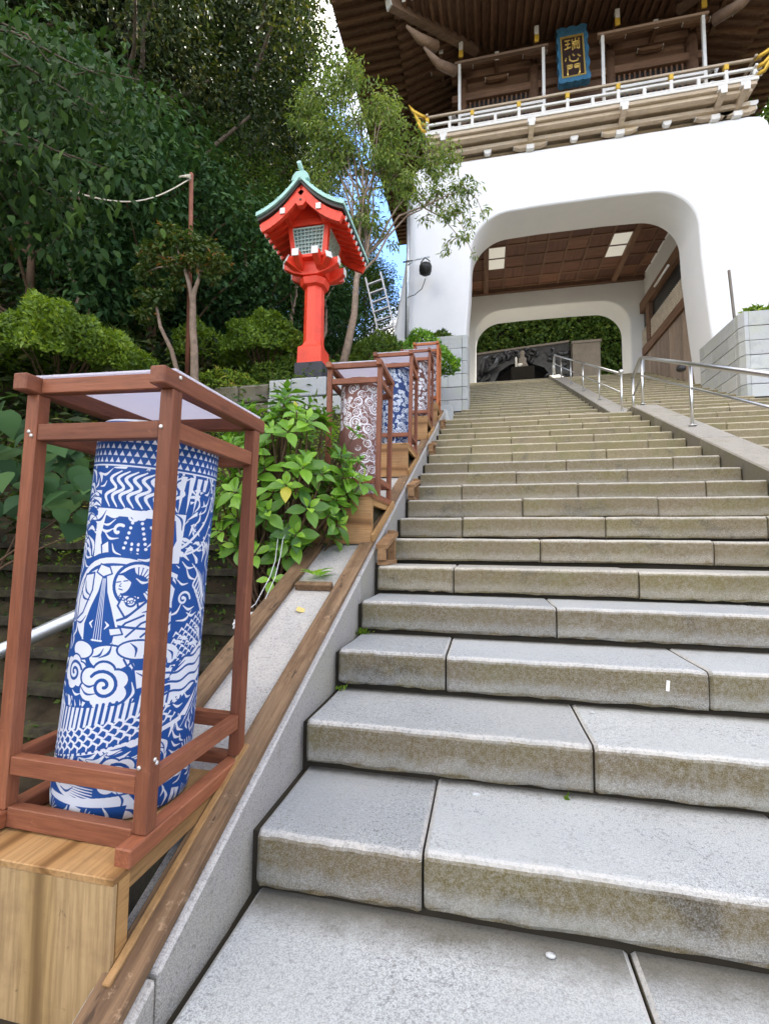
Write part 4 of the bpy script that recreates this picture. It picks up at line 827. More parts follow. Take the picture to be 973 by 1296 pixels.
    A.poly(P([(-60, 480), (60, 470), (96, 520), (40, 548), (-10, 500)]), 1.0, 6)
    for i in range(4): A.stroke(P([(-40 + i * 34, 452), (-10 + i * 36, 486), (30 + i * 30, 506 - i * 4)]), 5, 0.0)
    A.poly(P([(-86, 604), (-70, 604), (-62, 560), (-46, 520), (-30, 474), (-34, 436), (-56, 416), (-78, 410), (-102, 416), (-124, 436), (-128, 474), (-112, 520), (-94, 560)]), 0.0, 5, 1.0)
    for i in range(4): A.stroke(P([(-82 + i * 2.5, 592), (-88 + i * 7, 436)]), 1.6, 1.0)
    A.stroke(P([(-92, 438), (-64, 438)]), 4, 1.0)
    for s_ in (-1, 1): A.stroke(P([(-78 + s_ * 18, 486), (-78 + s_ * 26, 478), (-78 + s_ * 18, 468)]), [2, 6, 2], 1.0)
    A.poly(P([(-94, 628), (-66, 622), (-58, 606), (-82, 596), (-104, 606)]), 1.0, 4); A.poly(P([(-50, 470), (-22, 474), (-14, 458), (-44, 452)]), 1.0, 4)
    A.poly(P([(-146, 596), (-112, 604), (-112, 560), (-138, 500), (-164, 480), (-166, 530)]), 1.0, 5)
    # knees and drapery
    for cx, cy, rx, ry in ((-40, 398, 52, 30), (28, 420, 48, 22), (86, 404, 42, 28), (-120, 410, 34, 20)): A.ell(O + cx, cy, rx + 5, ry + 5, 0.0); A.ell(O + cx, cy, rx, ry, 1.0)
    for i in range(7): A.stroke(P([(-4 + i * 15, 396 - i * 3), (14 + i * 16, 366 - i * 4), (34 + i * 15, 362 - i * 5)]), 5, 0.0)
    # clouds
    A.poly(P([(-180, 290), (40, 300), (60, 360), (-180, 380)]), 0.0); A.poly(P([(30, 320), (110, 340), (120, 370), (20, 372)]), 1.0, 6)
    A.cloud(O - 140, 352, 46, 1, 0.4); A.cloud(O - 48, 330, 62, -1, 2.6, 8); A.cloud(O - 210, 262, 34, 1, 1.0, 5)
    # slanting scaled body with fins above and below
    A.poly(P([(-230, 120), (160, 220), (160, 310), (-230, 250)]), 1.0)
    for i in range(26): x = -230 + i * 15; A.stroke(P([(x, 112 + i * 5), (x + 12, 250 + i * 3)]), r.uniform(5, 9), 0.0)
    A.poly(P([(-250, 170), (-60, 232), (160, 282), (160, 234), (-40, 176), (-250, 116)]), 0.0)
    for row in range(4):
        for i in range(17):
            x = -245 + i * 24 + row * 10; y = 128 + i * 7.0 + row * 17; A.stroke(P([(x - 9, y - 4), (x, y + 8), (x + 11, y + 4), (x + 10, y - 6)]), [3, 5.5, 5.5, 3])
    # curling water
    A.poly(P([(-230, 40), (40, 40), (60, 110), (-40, 100), (-230, 130)]), 0.0)
    for i in range(8): A.curve(P([(-225, 128 - i * 9), (-170, 122 - i * 6), (-120, 96 - i * 5), (-40, 88 - i * 7)]), [5, 7, 6, 2])
    A.cloud(O + 8, 112, 50, -1, 2.0, 8); A.poly(P([(-180, 52), (40, 66), (60, 40), (-180, 36)]), 1.0)
    A.poly([(0, 0), (520, 0), (520, 40), (0, 40)], 0.0)
    for cx in (-170, -60, 70, 180):
        A.poly(P([(cx - 38, 0), (cx - 10, 0), (cx - 2, 34), (cx - 30, 44)]), 1.0)
        for k in range(5): A.stroke(P([(cx + 4, 6), (cx + 12 + k * 9, 36 - k * 6)]), 2, 1.0)
    # right flank: long beast body, waves, plain bands and a peak
    A.poly(P([(150, 700), (214, 700), (220, 840), (150, 840)]), 0.0)
    for i in range(26):
        x, y = r.uniform(120, 235), r.uniform(650, 875); a = r.uniform(0, 6.28); A.poly(P([(x, y), (x + 16 * math.cos(a), y + 16 * math.sin(a)), (x + 9 * math.cos(a + 1.2), y + 9 * math.sin(a + 1.2))]), 1.0)
    A.curve(P([(230, 850), (190, 760), (120, 690), (80, 676)]), [4, 7, 8, 4]); A.curve(P([(236, 770), (180, 690), (110, 660)]), [3, 6, 6])
    A.poly(P([(100, 430), (180, 460), (225, 560), (200, 640), (110, 640), (96, 540)]), 0.0)
    for i in range(7): A.curve(P([(150 + i * 9, 640 - i * 6), (176 + i * 7, 610 - i * 12), (160 + i * 9, 580 - i * 12), (188 + i * 6, 556 - i * 14)]), [2, 6, 6, 2])
    A.spiral(O + 130, 545, 22, 1.2, 6, 1.0); A.ell(O + 128, 548, 5, 5, 1.0)
    for row in range(6):
        for i in range(7): x = 96 + i * 17 + row * 4; y = 360 + row * 18 + i * 9; A.stroke(P([(x - 7, y - 3), (x, y + 7), (x + 8, y + 2)]), [2, 6, 4])
    A.poly(P([(120, 285), (240, 300), (240, 420), (190, 400), (110, 345)]), 1.0)
    for i in range(4): A.wave(100 + O, 300 + i * 26, 240 + O, 312 + i * 28, 4, 70, 6, 0.0, i)
    A.poly(P([(110, 262), (240, 320), (240, 180), (160, 232)]), 0.0); A.poly(P([(150, 232), (226, 290), (176, 226)]), 1.0); A.stroke(P([(160, 200), (236, 280)]), [2, 5])
    for k in range(9): a = 0.5 + k * 0.26; A.stroke(P([(196, 110), (196 + 46 * math.cos(a), 110 + 46 * math.sin(a))]), [2, 4])
    A.poly(P([(70, 60), (150, 70), (170, 120), (120, 130), (100, 100)]), 1.0)
    for i in range(4): A.stroke(P([(80, 66 + i * 14), (130, 86 + i * 12), (170, 130 + i * 6)]), 6, 0.0)
    # densify: thin counter strokes wherever a patch is still plain
    for i in range(5200):
        x, y = r.uniform(14, 506), r.uniform(14, 872)
        dx, dy = x - O, y
        if (-132 < dx < -26 and 410 < dy < 610) or (-56 < dx < 14 and 540 < dy < 622): continue
        if (-100 < dx < 90 and 640 < dy < 750 and i % 3): continue
        k = A.k; R_1 = 13; x0, x1, y0, y1 = int((x - R_1) * k), int((x + R_1) * k), int((y - R_1) * k), int((y + R_1) * k)
        w_ = A.a[max(y0, 0):y1, max(x0, 0):x1]; m_ = w_.mean()
        if 0.04 < m_ < 0.96: continue
        a = 0.9 * math.sin(x * 0.021 + 1.0) + 1.1 * math.cos(y * 0.016) + 0.4; L = r.uniform(14, 30); v = 1.0 if m_ < 0.5 else 0.0
        A.curve([(x - L * math.cos(a - .35), y - L * math.sin(a - .35)), (x, y), (x + L * math.cos(a + .45), y + L * math.sin(a + .45))], [2, r.uniform(5.5, 8), 1.5], v)
    return np.concatenate([A.a, np.roll(A.a[:, ::-1], 40, 1)], 1)
def art_swirl(seed, dense):
    A = Art(520, 1000, 0.75); r = random.Random(seed)
    for i in range(9):
        A.stroke([(r.uniform(0, 520), r.uniform(0, 1000)) for _ in range(2)], 0.1)
    pts = []
    for _ in range(900):
        x, y, q = r.uniform(10, 510), r.uniform(30, 930), r.uniform(18, 50)
        if all((x - a) ** 2 + (y - b) ** 2 > (0.85 * (q + c)) ** 2 for a, b, c in pts): pts.append((x, y, q))
    for x, y, q in pts:
        u = (math.sin(x * 0.013 + seed) + math.sin(y * 0.0075 + seed * 2.1)) * 0.5
        if u < -0.35 and not dense: continue
        if not dense and y < 560: u = 0.5
        if u > 0.25: A.ell(x, y, q * 1.25, q * 1.2, 1.0)
        A.spiral(x, y, q, 1.8, 7, 1.0 if u <= 0.25 else 0.0, r.uniform(0, 6), r.choice((-1, 1)))
        for k in range(3): A.spiral(x + q * r.uniform(-1, 1), y + q * r.uniform(-1, 1), q * 0.4, 1.1, 5, 1.0 if u <= 0.25 else 0.0, r.uniform(0, 6))
    for i in range(10): x = r.uniform(20, 480); A.stroke([(x, 60), (x + r.uniform(-30, 30), 100), (x + r.uniform(-10, 40), 150)], [10, 14, 5])
    A.poly([(0, 930), (520, 930), (520, 1000), (0, 1000)], 0.0); A.stroke([(0, 955), (520, 955)], 8)
    return np.concatenate([A.a, A.a[:, ::-1]], 1)
IM_A = image_of('stencil_print', art_main()); IM_B = image_of('swirl_print', art_swirl(4, False)); IM_C = image_of('swirl_print_dense', art_swirl(9, True))
WHITE = (0.76, 0.78, 0.84)
PAPER = {'blue': papermat('blue_white_paper', IM_A, (0.015, 0.080, 0.31), WHITE), 'brown': papermat('brown_white_paper', IM_B, (0.22, 0.10, 0.08), (0.80, 0.78, 0.82)),
         'navy': papermat('navy_white_paper', IM_C, (0.02, 0.05, 0.17), (0.62, 0.68, 0.76)), 'maroon': papermat('maroon_white_paper', IM_C, (0.13, 0.055, 0.045), WHITE)}
CAPC = {'blue': plain('blue_paper', (0.015, 0.080, 0.31), 0.55, 0.3), 'brown': plain('brown_paper', (0.26, 0.13, 0.09), 0.55), 'navy': plain('navy_paper', (0.02, 0.05, 0.17), 0.55), 'maroon': plain('maroon_paper', (0.17, 0.08, 0.06), 0.55)}
# ------------------------------------------------------------------ row of framed paper lanterns on the cheek wall
S, PT = 0.1925, 0.018
def frame_parts(t, mz, mx_, my_, hi=1.05, screws=False):
    for x in (-S, S):
        for y in (-0.2, 0.2):
            m = MB(); m.box(x - PT, x + PT, y - PT, y + PT, 0.041, hi - 0.001); m.build('post', mz, t, bevel=0.0025)
        m = MB(); m.box(x - 0.02, x + 0.02, -0.265, 0.245, 0.0, 0.04); m.build('foot_runner', my_, t, bevel=0.003)
        m = MB(); m.box(x - 0.02, x + 0.02, -0.255, 0.245, hi, hi + 0.042); m.build('top_runner', my_, t, bevel=0.003)
        for z0 in (0.125, hi - 0.115):
            m = MB(); m.box(x - 0.013, x + 0.013, -0.2 + PT + .001, 0.2 - PT - .001, z0, z0 + 0.042); m.build('side_rail', my_, t, bevel=0.002)
    for y in (-0.2, 0.2):
        for z0, hh in ((0.002, 0.046), (0.122, 0.042), (hi - 0.118, 0.042), (hi + 0.002, 0.038)):
            wide = S - (0.021 if z0 < 0.01 or z0 > hi else PT + 0.001)
            m = MB(); m.box(-wide, wide, y - 0.014, y + 0.014, z0, z0 + hh); m.build('cross_rail', mx_, t, bevel=0.002)
    m = MB(); m.box(-S - 0.018, S + 0.018, -0.215, 0.215, hi + 0.0435, hi + 0.048); m.build('roof_sheet', M['sheet'], t)
    if screws:
        for x, y, z, ax in ((S + 0.018, -0.203, 0.20, 0), (S + 0.018, -0.196, 0.19, 0), (S - 0.008, -0.219, 0.185, 1), (S - 0.008, -0.219, 0.96, 1), (S + 0.0205, -0.20, hi + 0.03, 0), (-S, -0.219, 0.955, 1), (-S + 0.008, -0.219, 0.945, 1)):
            m = MB(); m.lathe([(0.005, -0.002), (0.005, 0.002), (0.003, 0.004)], 8); m.build('screw', M['screw'], t, loc=(x, y, z), rot=((math.pi / 2, 0, 0) if ax else (0, math.pi / 2, 0)))
def lantern_paper(name, label, loc, kind, rot, r=0.158, h=0.985):
    prof = [(r * 1.0, 0.0), (r * 1.06, 0.008), (r * 1.07, 0.03), (r * 1.05, h * 0.3), (r * 0.998, h * 0.65), (r, h - 0.03), (r * 0.985, h - 0.008), (r * 0.95, h)]
    n = 56; vs = []; fs = []; uvs = []
    for rr_, z in prof:
        for k in range(n + 1): a = 2 * math.pi * k / n; vs.append((rr_ * math.cos(a), rr_ * math.sin(a), z))
    for i in range(len(prof) - 1):
        for k in range(n): fs.append((i * (n + 1) + k, i * (n + 1) + k + 1, (i + 1) * (n + 1) + k + 1, (i + 1) * (n + 1) + k)); uvs += [(k / n, prof[i][1] / h), ((k + 1) / n, prof[i][1] / h), ((k + 1) / n, prof[i + 1][1] / h), (k / n, prof[i + 1][1] / h)]
    me = bpy.data.meshes.new(name); me.from_pydata(vs, [], fs); me.materials.append(PAPER[kind]); ul = me.uv_layers.new(name='UVMap')
    ul.data.foreach_set('uv', [c for u in uvs for c in u]); me.polygons.foreach_set('use_smooth', [True] * len(fs)); me.update()
    o = link(name, me, None, loc, (rot[0], rot[1], math.radians(-151))); tag(o, label, 'paper lantern', 'printed paper lanterns standing in the timber frames')
    m = MB(); m.lathe([(r * 0.945, h - 0.002), (r * 0.90, h + 0.006), (r * 0.5, h + 0.016), (0.02, h + 0.018)], 40); m.build('cap', CAPC[kind], o)
    m = MB(); m.lathe([(r * 0.955, h - 0.004), (r * 0.93, h + 0.0025), (r * 0.905, h + 0.0065)], 40); m.build('rim', M['plastic'], o)
    o.rotation_mode = 'ZYX'; return o
ROW = [(-0.105, 0.287, 'blue', -0.293, 1.0, -0.30), (1.975, 1.275, 'brown', -0.229, 0.93, -0.42), (3.357, 1.92, 'navy', -0.229, 0.93, -0.42), (4.89, 2.585, 'maroon', -0.229, 0.94, -0.46), (6.03, 3.13, 'maroon', -0.229, 0.95, -0.34)]
FL = ['red brown timber frame nearest the camera around the tall blue and white lantern', 'red brown timber frame behind the hydrangea, around the brown and white lantern', 'red brown timber frame around the navy lantern, third up the row',
      'slim maroon timber frame between the navy lantern frame and the orange frame', 'bright orange timber frame highest in the row beside the granite planter']
LL = ['tall blue and white lantern printed with a lute player, clouds and scales', 'brown and white swirl lantern half hidden by the hydrangea', 'navy blue and white swirl lantern, third up the row', 'maroon and white lantern in the slim frame before the orange one', 'maroon and white lantern inside the orange frame at the top of the row']
BLb = ['weathered plywood box with a big front panel under the nearest frame', 'plywood box with a wood grained front behind the hydrangea leaves', 'square plywood box under the frame of the navy lantern', 'small plywood box under the slim maroon frame', 'small plywood box under the orange frame']
fz = lambda y: y * SLP + 0.26
GF, GB_ = 'timber frames climbing the cheek wall', 'plywood boxes levelling the lantern frames'
for i, (yc, zb, kind, XC, SCL, FY) in enumerate(ROW):
    lean = 0.022 if i == 0 else (0.012 if i < 4 else 0.005)
    t = empty('lantern_frame', FL[i], 'lantern frame', (XC, yc, zb), (0, lean, 0), GF)
    t.scale = (SCL,) * 3
    if i == 4: frame_parts(t, M['orange_wood_z'], M['orange_wood_z'], M['orange_wood_z'], 1.03)
    else: frame_parts(t, M['red_wood_z'], M['red_wood_x'], M['red_wood_y'], 1.052 if i == 0 else 0.99, i == 0)
    lantern_paper('paper_lantern', LL[i], (XC - (0.030 if i == 0 else 0), yc - 0.005, zb + 0.012), kind, (0, lean + (0.055 if i == 0 else 0)), 0.157 if i == 0 else 0.158 * SCL, 0.985 if i == 0 else 0.93 * SCL)
    b = empty('plywood_box', BLb[i], 'box', (XC, yc, zb), (0, 0, 0), GB_)
    y0, y1 = yc + FY, yc + 0.215; x0, x1 = -0.232 * SCL, 0.205 * (1.0 if i == 0 else 0.96)
    zf = lambda y: fz(y) + 0.016 - zb
    m = MB(); m.box(x0, x1, FY, 0.215, -0.016, -0.001); m.build('top_panel', M['ply_y'], b, bevel=0.002)
    m = MB(); m.box(x0 + 0.002, x1 - 0.002, FY + 0.002, FY + 0.016, (zf(y0) if i else zf(y0) - 0.22), -0.0165); m.build('front_panel', M['ply_z'] if i == 0 else M['ply_x'], b, bevel=0.002)
    m = MB(); m.box(x1 - 0.032, x1 - 0.001, FY + 0.017, FY + 0.048, zf(y0) - (0.1 if i == 0 else 0), -0.0165); m.build('corner_post', M['brace'], b)
    m = MB(); m.box(x1 - 0.030, x1 - 0.003, FY + 0.0485, 0.18, -0.05, -0.0165); m.build('side_batten', M['brace'], b)
    m = MB(); m.box(x0 + 0.003, x0 + 0.015, FY + 0.017, 0.1, zf(y0) + 0.0, -0.0165); m.build('side_panel', M['ply_x'], b)
    m = MB(); m.box(x1 - 0.06, x1 - 0.05, FY + 0.05, 0.14, zf(y0) - 0.02, -0.0165); m.build('box_shade_sheet', M['slab'], b)  # added dark sheet standing in for the shade inside the open-sided box
    m = MB(); m.beam((x1 + 0.010, FY - 0.01, zf(y0) + (-0.01 if i == 0 else 0.035)), (x1 + 0.010, 0.235, zf(y1) + (0.0 if i == 0 else 0.02)), 0.018, 0.05); m.build('brace', M['brace'], b, bevel=0.002)
# boards lying on the sloping coping
def plank(x0, x1, ya, yb, th, label, lift=0.0, grp='boards laid on the sloping coping'):
    m = MB(); yc = (ya + yb) / 2; L = math.hypot(yb - ya, (yb - ya) * SLP) / 2
    m.box((x0 - x1) / 2, (x1 - x0) / 2, -L, L, 0, th); o = m.build('board', M['board'], None, ((x0 + x1) / 2, yc, fz(yc) + 0.001 + lift), (math.atan(SLP), 0, 0), bevel=0.003); return tag(o, label, 'board', grp)
plank(-0.104, -0.020, -0.95, 1.54, 0.026, 'weathered brown board running along the coping edge from the nearest box to the second')
plank(-0.104, -0.020, 1.55, 2.92, 0.024, 'weathered board on the coping edge beside the box of the brown lantern')
plank(-0.104, -0.020, 2.93, 4.42, 0.024, 'weathered board on the coping edge beside the box of the navy lantern')
plank(-0.104, -0.020, 4.43, 6.7, 0.024, 'weathered board on the coping edge beside the two uppermost boxes')
plank(-0.420, -0.330, 0.12, 1.54, 0.028, 'brown board along the garden side of the coping, below the hydrangea')
plank(-0.420, -0.330, 2.20, 2.93, 0.024, 'brown board on the garden side of the coping between the brown and navy lanterns')
plank(-0.420, -0.330, 3.58, 4.42, 0.024, 'brown board on the garden side of the coping above the navy lantern')
m = MB(); m.box(-0.098, 0.098, -0.02, 0.02, 0.0, 0.035); tag(m.build('crosspiece', M['board'], None, (-0.2135, 1.06, fz(1.06) + 0.002), (math.atan(SLP), 0, 0), bevel=0.003), 'short brown batten lying across the coping between the two boards', 'batten')
for i, (y, lb) in enumerate(((1.61, 'small timber trestle on the step beside the box of the brown lantern'), (2.74, 'small timber trestle on the steps just above the brown lantern'), (4.24, 'small timber trestle on the steps just above the navy lantern'), (5.745, 'small timber trestle on the steps between the maroon and orange frames'))):
    k = int(y / D) + 1; zt = k * H; tz = fz(y)
    t = empty('trestle', lb, 'trestle', (0.045, y, zt), (0, 0, 0), 'timber trestles between steps and coping boards')
    hh = tz - zt + 0.02
    yb_ = k * D - y - 0.03
    m = MB(); m.box(-0.03, 0.03, -0.09, yb_, 0.001, 0.03); m.build('foot', M['trestle'], t, bevel=0.002)
    m = MB(); m.beam((0, -0.11, hh - 0.045), (0, yb_ + 0.02, hh + 0.045), 0.07, 0.03); m.build('top_board', M['trestle'], t, bevel=0.002)
    for yy_ in (-0.09, yb_ - 0.03): m = MB(); m.box(-0.025, 0.025, yy_ - 0.018, yy_ + 0.018, 0.031, hh - 0.058 + 0.4 * (yy_ + 0.1)); m.build('leg', M['trestle'], t, bevel=0.002)
# ------------------------------------------------------------------ vermilion garden lantern
rl = empty('garden_lantern', 'vermilion wooden lantern post with green latticed lamp box and verdigris roof', 'lantern', (-1.55, 4.45, 2.7))
def rp_(m, nm, mt, par=rl, **k): return m.build(nm, M[mt], par, **k)
m = MB(); m.box(-0.19, 0.19, -0.19, 0.19, -0.15, 0.62); rp_(m, 'plinth', 'base_grey', bevel=0.01)
m = MB()
def octo(h, c, z): return [(h, -c, z), (h, c, z), (c, h, z), (-c, h, z), (-h, c, z), (-h, -c, z), (-c, -h, z), (c, -h, z)]
def octs(m, Ls): n = len(Ls); return m.add([p for L in Ls for p in L], [(8 * j + i, 8 * j + (i + 1) % 8, 8 * j + 8 + (i + 1) % 8, 8 * j + 8 + i) for j in range(n - 1) for i in range(8)] + [list(range(8))[::-1], [8 * n - 8 + i for i in range(8)]])
rp_(octs(m, [octo(0.165, 0.16, 0.621), octo(0.160, 0.155, 0.84), octo(0.125, 0.115, 0.87), octo(0.122, 0.060, 0.93), octo(0.116, 0.055, 1.70)]), 'post', 'verm')
rp_(octs(MB(), [octo(0.118, 0.06, 1.67), octo(0.16, 0.085, 1.69), octo(0.18, 0.095, 1.77), octo(0.14, 0.075, 1.80)]), 'capital', 'verm')
AL = 0.37
boat = [(-AL, 2.00), (-AL, 1.91), (-AL * .66, 1.84), (-0.09, 1.80), (0.09, 1.80), (AL * .66, 1.84), (AL, 1.91), (AL, 2.00)]
for s_ in (-0.13, 0.13):
    m = MB(); m.prism(boat, 1, s_ - 0.042, s_ + 0.042); rp_(m, 'bracket_arm', 'verm', bevel=0.006)
    m = MB(); m.prism([(a, z + 0.031) for a, z in boat], 0, s_ - 0.042, s_ + 0.042); rp_(m, 'bracket_arm', 'verm', bevel=0.006)
    for e_ in (-1, 1):
        m = MB(); m.box(e_ * (AL + .006) - 0.005, e_ * (AL + .006) + 0.005, s_ - 0.045, s_ + 0.045, 1.91, 2.003); rp_(m, 'arm_end', 'white_paint')
        m = MB(); m.box(s_ - 0.045, s_ + 0.045, e_ * (AL + .006) - 0.005, e_ * (AL + .006) + 0.005, 1.941, 2.034); rp_(m, 'arm_end', 'white_paint')
for ang in (45, 135, 225, 315):
    c_, s_ = math.cos(math.radians(ang)), math.sin(math.radians(ang))
    m = MB(); m.beam((c_ * 0.05, s_ * 0.05, 1.82), (c_ * 0.40, s_ * 0.40, 1.96), 0.08, 0.10); rp_(m, 'bracket_arm', 'verm'); m = MB(); m.beam((c_ * 0.402, s_ * 0.402, 1.961), (c_ * 0.412, s_ * 0.412, 1.965), 0.084, 0.104); rp_(m, 'arm_end', 'white_paint')
m = MB(); m.box(-0.255, 0.255, -0.255, 0.255, 1.985, 2.03); rp_(m, 'lamp_floor', 'verm', bevel=0.006)
zb0, zb1, hb0, hb1 = 2.031, 2.41, 0.22, 0.26
for sx in (-1, 1):
    for sy in (-1, 1):
        m = MB(); m.beam((sx * (hb0 - .01), sy * (hb0 - .01), zb0), (sx * (hb1 - .01), sy * (hb1 - .01), zb1), 0.065, 0.065, up=(0, 1, 0)); rp_(m, 'corner_post', 'verm', bevel=0.004)
m = MB(); m.box(-0.29, 0.29, -0.29, 0.29, 2.39, 2.47); rp_(m, 'lamp_head_beam', 'verm', bevel=0.006)
for q in range(4):
    pn = empty('lamp_window', parent=rl, rot=(0, 0, q * math.pi / 2)); P_ = lambda u, t, o_: (u * (hb0 + (hb1 - hb0) * t - 0.045), -(hb0 + (hb1 - hb0) * t) + 0.005 - o_, zb0 + 0.005 + (zb1 - zb0 - 0.05) * t)
    m = MB(); a = [P_(-1, 0, 0), P_(1, 0, 0), P_(1, 1, 0), P_(-1, 1, 0)]; m.add(a + [(x, y + 0.012, z) for x, y, z in a], [(0, 1, 2, 3), (7, 6, 5, 4), (0, 4, 5, 1), (1, 5, 6, 2), (2, 6, 7, 3), (3, 7, 4, 0)]); m.build('glass', M['lattice_back'], pn)
    m = MB()
    for k in range(9): u = -1 + k * 0.25; wd = 0.020 if k in (0, 8) else 0.009; m.beam(P_(u, 0, 0.012), P_(u, 1, 0.012), wd, 0.018, up=(1, 0, 0) if False else (0, 1, 0))
    for k in range(8): t = k / 7; wd = 0.020 if k in (0, 7) else 0.009; m.beam(P_(-1, t, 0.013), P_(1, t, 0.013), 0.016, wd)
    m.build('lattice', M['lattice'], pn)
RW, RY0, RY1, ZE, RISE = 0.56, -0.58, 0.62, 2.29, 0.43
def rzp(t): return ZE + RISE * (0.42 * t + 0.58 * t ** 2.1)          # t: 0 eave, 1 ridge; concave sweep
N = 12
def roofsheet(off, x_in, th, ya, yb, grow=0.0):
    m = MB(); vs = []; 
    for y in (ya, yb):
        for zo in (0, th):
            for i in range(2 * N + 1):
                u = -1 + i / N; t = 1 - abs(u); vs.append((u * (RW + grow), y, rzp(t) + off + zo))
    n = 2 * N + 1; fs = []
    for i in range(2 * N): fs += [(i, i + 1, n + i + 1, n + i), (2 * n + i, 3 * n + i, 3 * n + i + 1, 2 * n + i + 1), (i, 2 * n + i, 2 * n + i + 1, i + 1), (n + i, n + i + 1, 3 * n + i + 1, 3 * n + i)]
    fs += [(0, n, 3 * n, 2 * n), (n - 1, 3 * n - 1, 4 * n - 1, 2 * n - 1)]; m.add(vs, fs); return m
rp_(roofsheet(0.0, 0, 0.03, RY0 + 0.05, RY1 - 0.05, -0.03), 'soffit', 'verm')
rp_(roofsheet(0.031, 0, 0.045, RY0 + 0.008, RY1 - 0.008), 'dark_edge', 'dark_eave')
rp_(roofsheet(0.077, 0, 0.05, RY0 - 0.02, RY1 + 0.02, 0.012), 'copper_roof', 'copper')
for k in range(5):                                          # standing seams
    for s_ in (-1, 1):
        t = 0.12 + k * 0.19; m = MB(); u = s_ * (1 - t); m.beam((u * RW, RY0 - 0.022, rzp(t) + 0.132), (u * RW, RY1 + 0.022, rzp(t) + 0.132), 0.012, 0.016); rp_(m, 'seam', 'copper')
for y in (RY0 + 0.06, RY1 - 0.06):
    for s_ in (-1, 1):
        m = MB(); pts = [(s_ * RW * 0.94 * (1 - t), y, rzp(t) - 0.055 + 0.01 * t) for t in [i / 8 for i in range(9)]]
        for a, b in zip(pts[:-1], pts[1:]): m.beam(a, b, 0.05, 0.105, up=(0, 1, 0) if False else (0, 0, 1))
        rp_(m, 'barge_board', 'verm')
    m = MB(); m.prism([(-0.05, 2.59), (0.05, 2.59), (0.07, 2.51), (0.03, 2.46), (-0.03, 2.46), (-0.07, 2.51)], 1, y - 0.035, y + 0.035); rp_(m, 'gable_pendant', 'verm')
    m = MB(); m.lathe([(0.018, -0.004), (0.012, 0.004)], 10); rp_(m, 'rosette', 'dark_eave', loc=(0, y - 0.038 if y < 0 else y + 0.038, 2.535), rot=(math.pi / 2, 0, 0))
m = MB(); m.prism([(-0.25, 2.471), (0.25, 2.471), (0.22, 2.485), (0.03, 2.69), (-0.03, 2.69), (-0.22, 2.485)], 1, -0.28, 0.28); rp_(m, 'gable_wall', 'verm')
for x in (-0.235, 0.235):
    m = MB(); m.beam((x, RY0 + 0.03, 2.42), (x, RY1 - 0.03, 2.42), 0.06, 0.07); rp_(m, 'purlin', 'verm')
    for y in (RY0 + 0.026, RY1 - 0.026): m = MB(); m.box(x - 0.032, x + 0.032, y - 0.006, y + 0.006, 2.384, 2.457); rp_(m, 'purlin_end', 'white_paint')
for s_ in (-1, 1):
    for k in range(9):
        y = RY0 + 0.12 + k * (RY1 - RY0 - 0.24) / 8
        m = MB(); m.beam((s_ * 0.56, y, rzp(0.055) - 0.028), (s_ * 0.2, y, rzp(0.62) - 0.06), 0.035, 0.045); rp_(m, 'rafter', 'verm')
        m = MB(); m.beam((s_ * 0.566, y, rzp(0.05) - 0.028), (s_ * 0.56, y, rzp(0.055) - 0.027), 0.037, 0.047); rp_(m, 'rafter_end', 'white_paint')
zr = rzp(1) + 0.12
m = MB(); m.box(-0.06, 0.06, RY0 + 0.02, RY1 - 0.02, zr - 0.03, zr + 0.035); m.box(-0.045, 0.045, RY0 + 0.04, RY1 - 0.04, zr + 0.036, zr + 0.065); rp_(m, 'ridge', 'copper', bevel=0.012)
for y, s_ in ((RY0, -1), (RY1, 1)):
    m = MB(); m.prism([(-0.12, zr - 0.07), (0.12, zr - 0.07), (0.10, zr + 0.0), (0.055, zr + 0.05), (-0.055, zr + 0.05), (-0.10, zr + 0.0)], 1, y - 0.01, y + 0.05); rp_(m, 'ridge_ornament', 'copper', bevel=0.01)
    m = MB(); m.tube([(0, y - s_ * 0.12, zr + 0.05), (0, y + s_ * 0.05, zr + 0.125)], 0.028, 12); rp_(m, 'ridge_finial', 'copper')
# ------------------------------------------------------------------ small things on the garden side
pr = empty('steel_pipe_rail', 'bare galvanised pipe handrail slanting up behind the blue lantern', 'handrail', (-1.6, 0.62, -0.3))
m = MB(); m.tube([(-0.25, -0.32, 0.60), (0.0, 0.0, 0.76), (0.42, 0.60, 1.10)], 0.036, 14); m.build('rail', M['galv'], pr)
for q in ((-0.2, -0.256, 0.63), (0.38, 0.543, 1.06)): m = MB(); m.tube([(q[0], q[1], -0.1), q], 0.026, 10); m.build('post', M['galv'], pr)
st_ = empty('old_garden_steps', 'flight of dark mossy slab steps behind the blue and white lantern', 'steps', (-1.8, 1.5, 0))
for k in range(7):
    y = 1.84 - k * 0.15; z = 0.965 - k * 0.172
    mb = MB(); rr = random.Random(k); n = 16; vs = []
    for i in range(n + 1):
        x = -2.1 + 3.45 * i / n; j = rr.uniform(-.008, .008); vs += [(x, y - 1.5 + j, z - 0.045 + rr.uniform(-.006, .006)), (x, y - 1.5 + j + rr.uniform(-.006, .006), z + rr.uniform(-.005, .005)), (x, y - 1.5 + 0.22, z), (x, y - 1.5 + 0.22, z - 0.05)]
    fs = [(4 * i + a, 4 * i + (a + 1) % 4, 4 * i + 4 + (a + 1) % 4, 4 * i + 4 + a) for i in range(n) for a in range(4)] + [(0, 1, 2, 3), (4 * n + 3, 4 * n + 2, 4 * n + 1, 4 * n)]
    mb.add(vs, fs); mb.v = [(a + 0.05, b, c) for a, b, c in mb.v]; mb.build('slab', M['slab'], st_)
    mb = MB(); mb.box(-2.0, 1.35, y - 1.5 + 0.07, y - 1.5 + 0.2, z - 0.17, z - 0.05); mb.build('riser', M['soil'], st_)
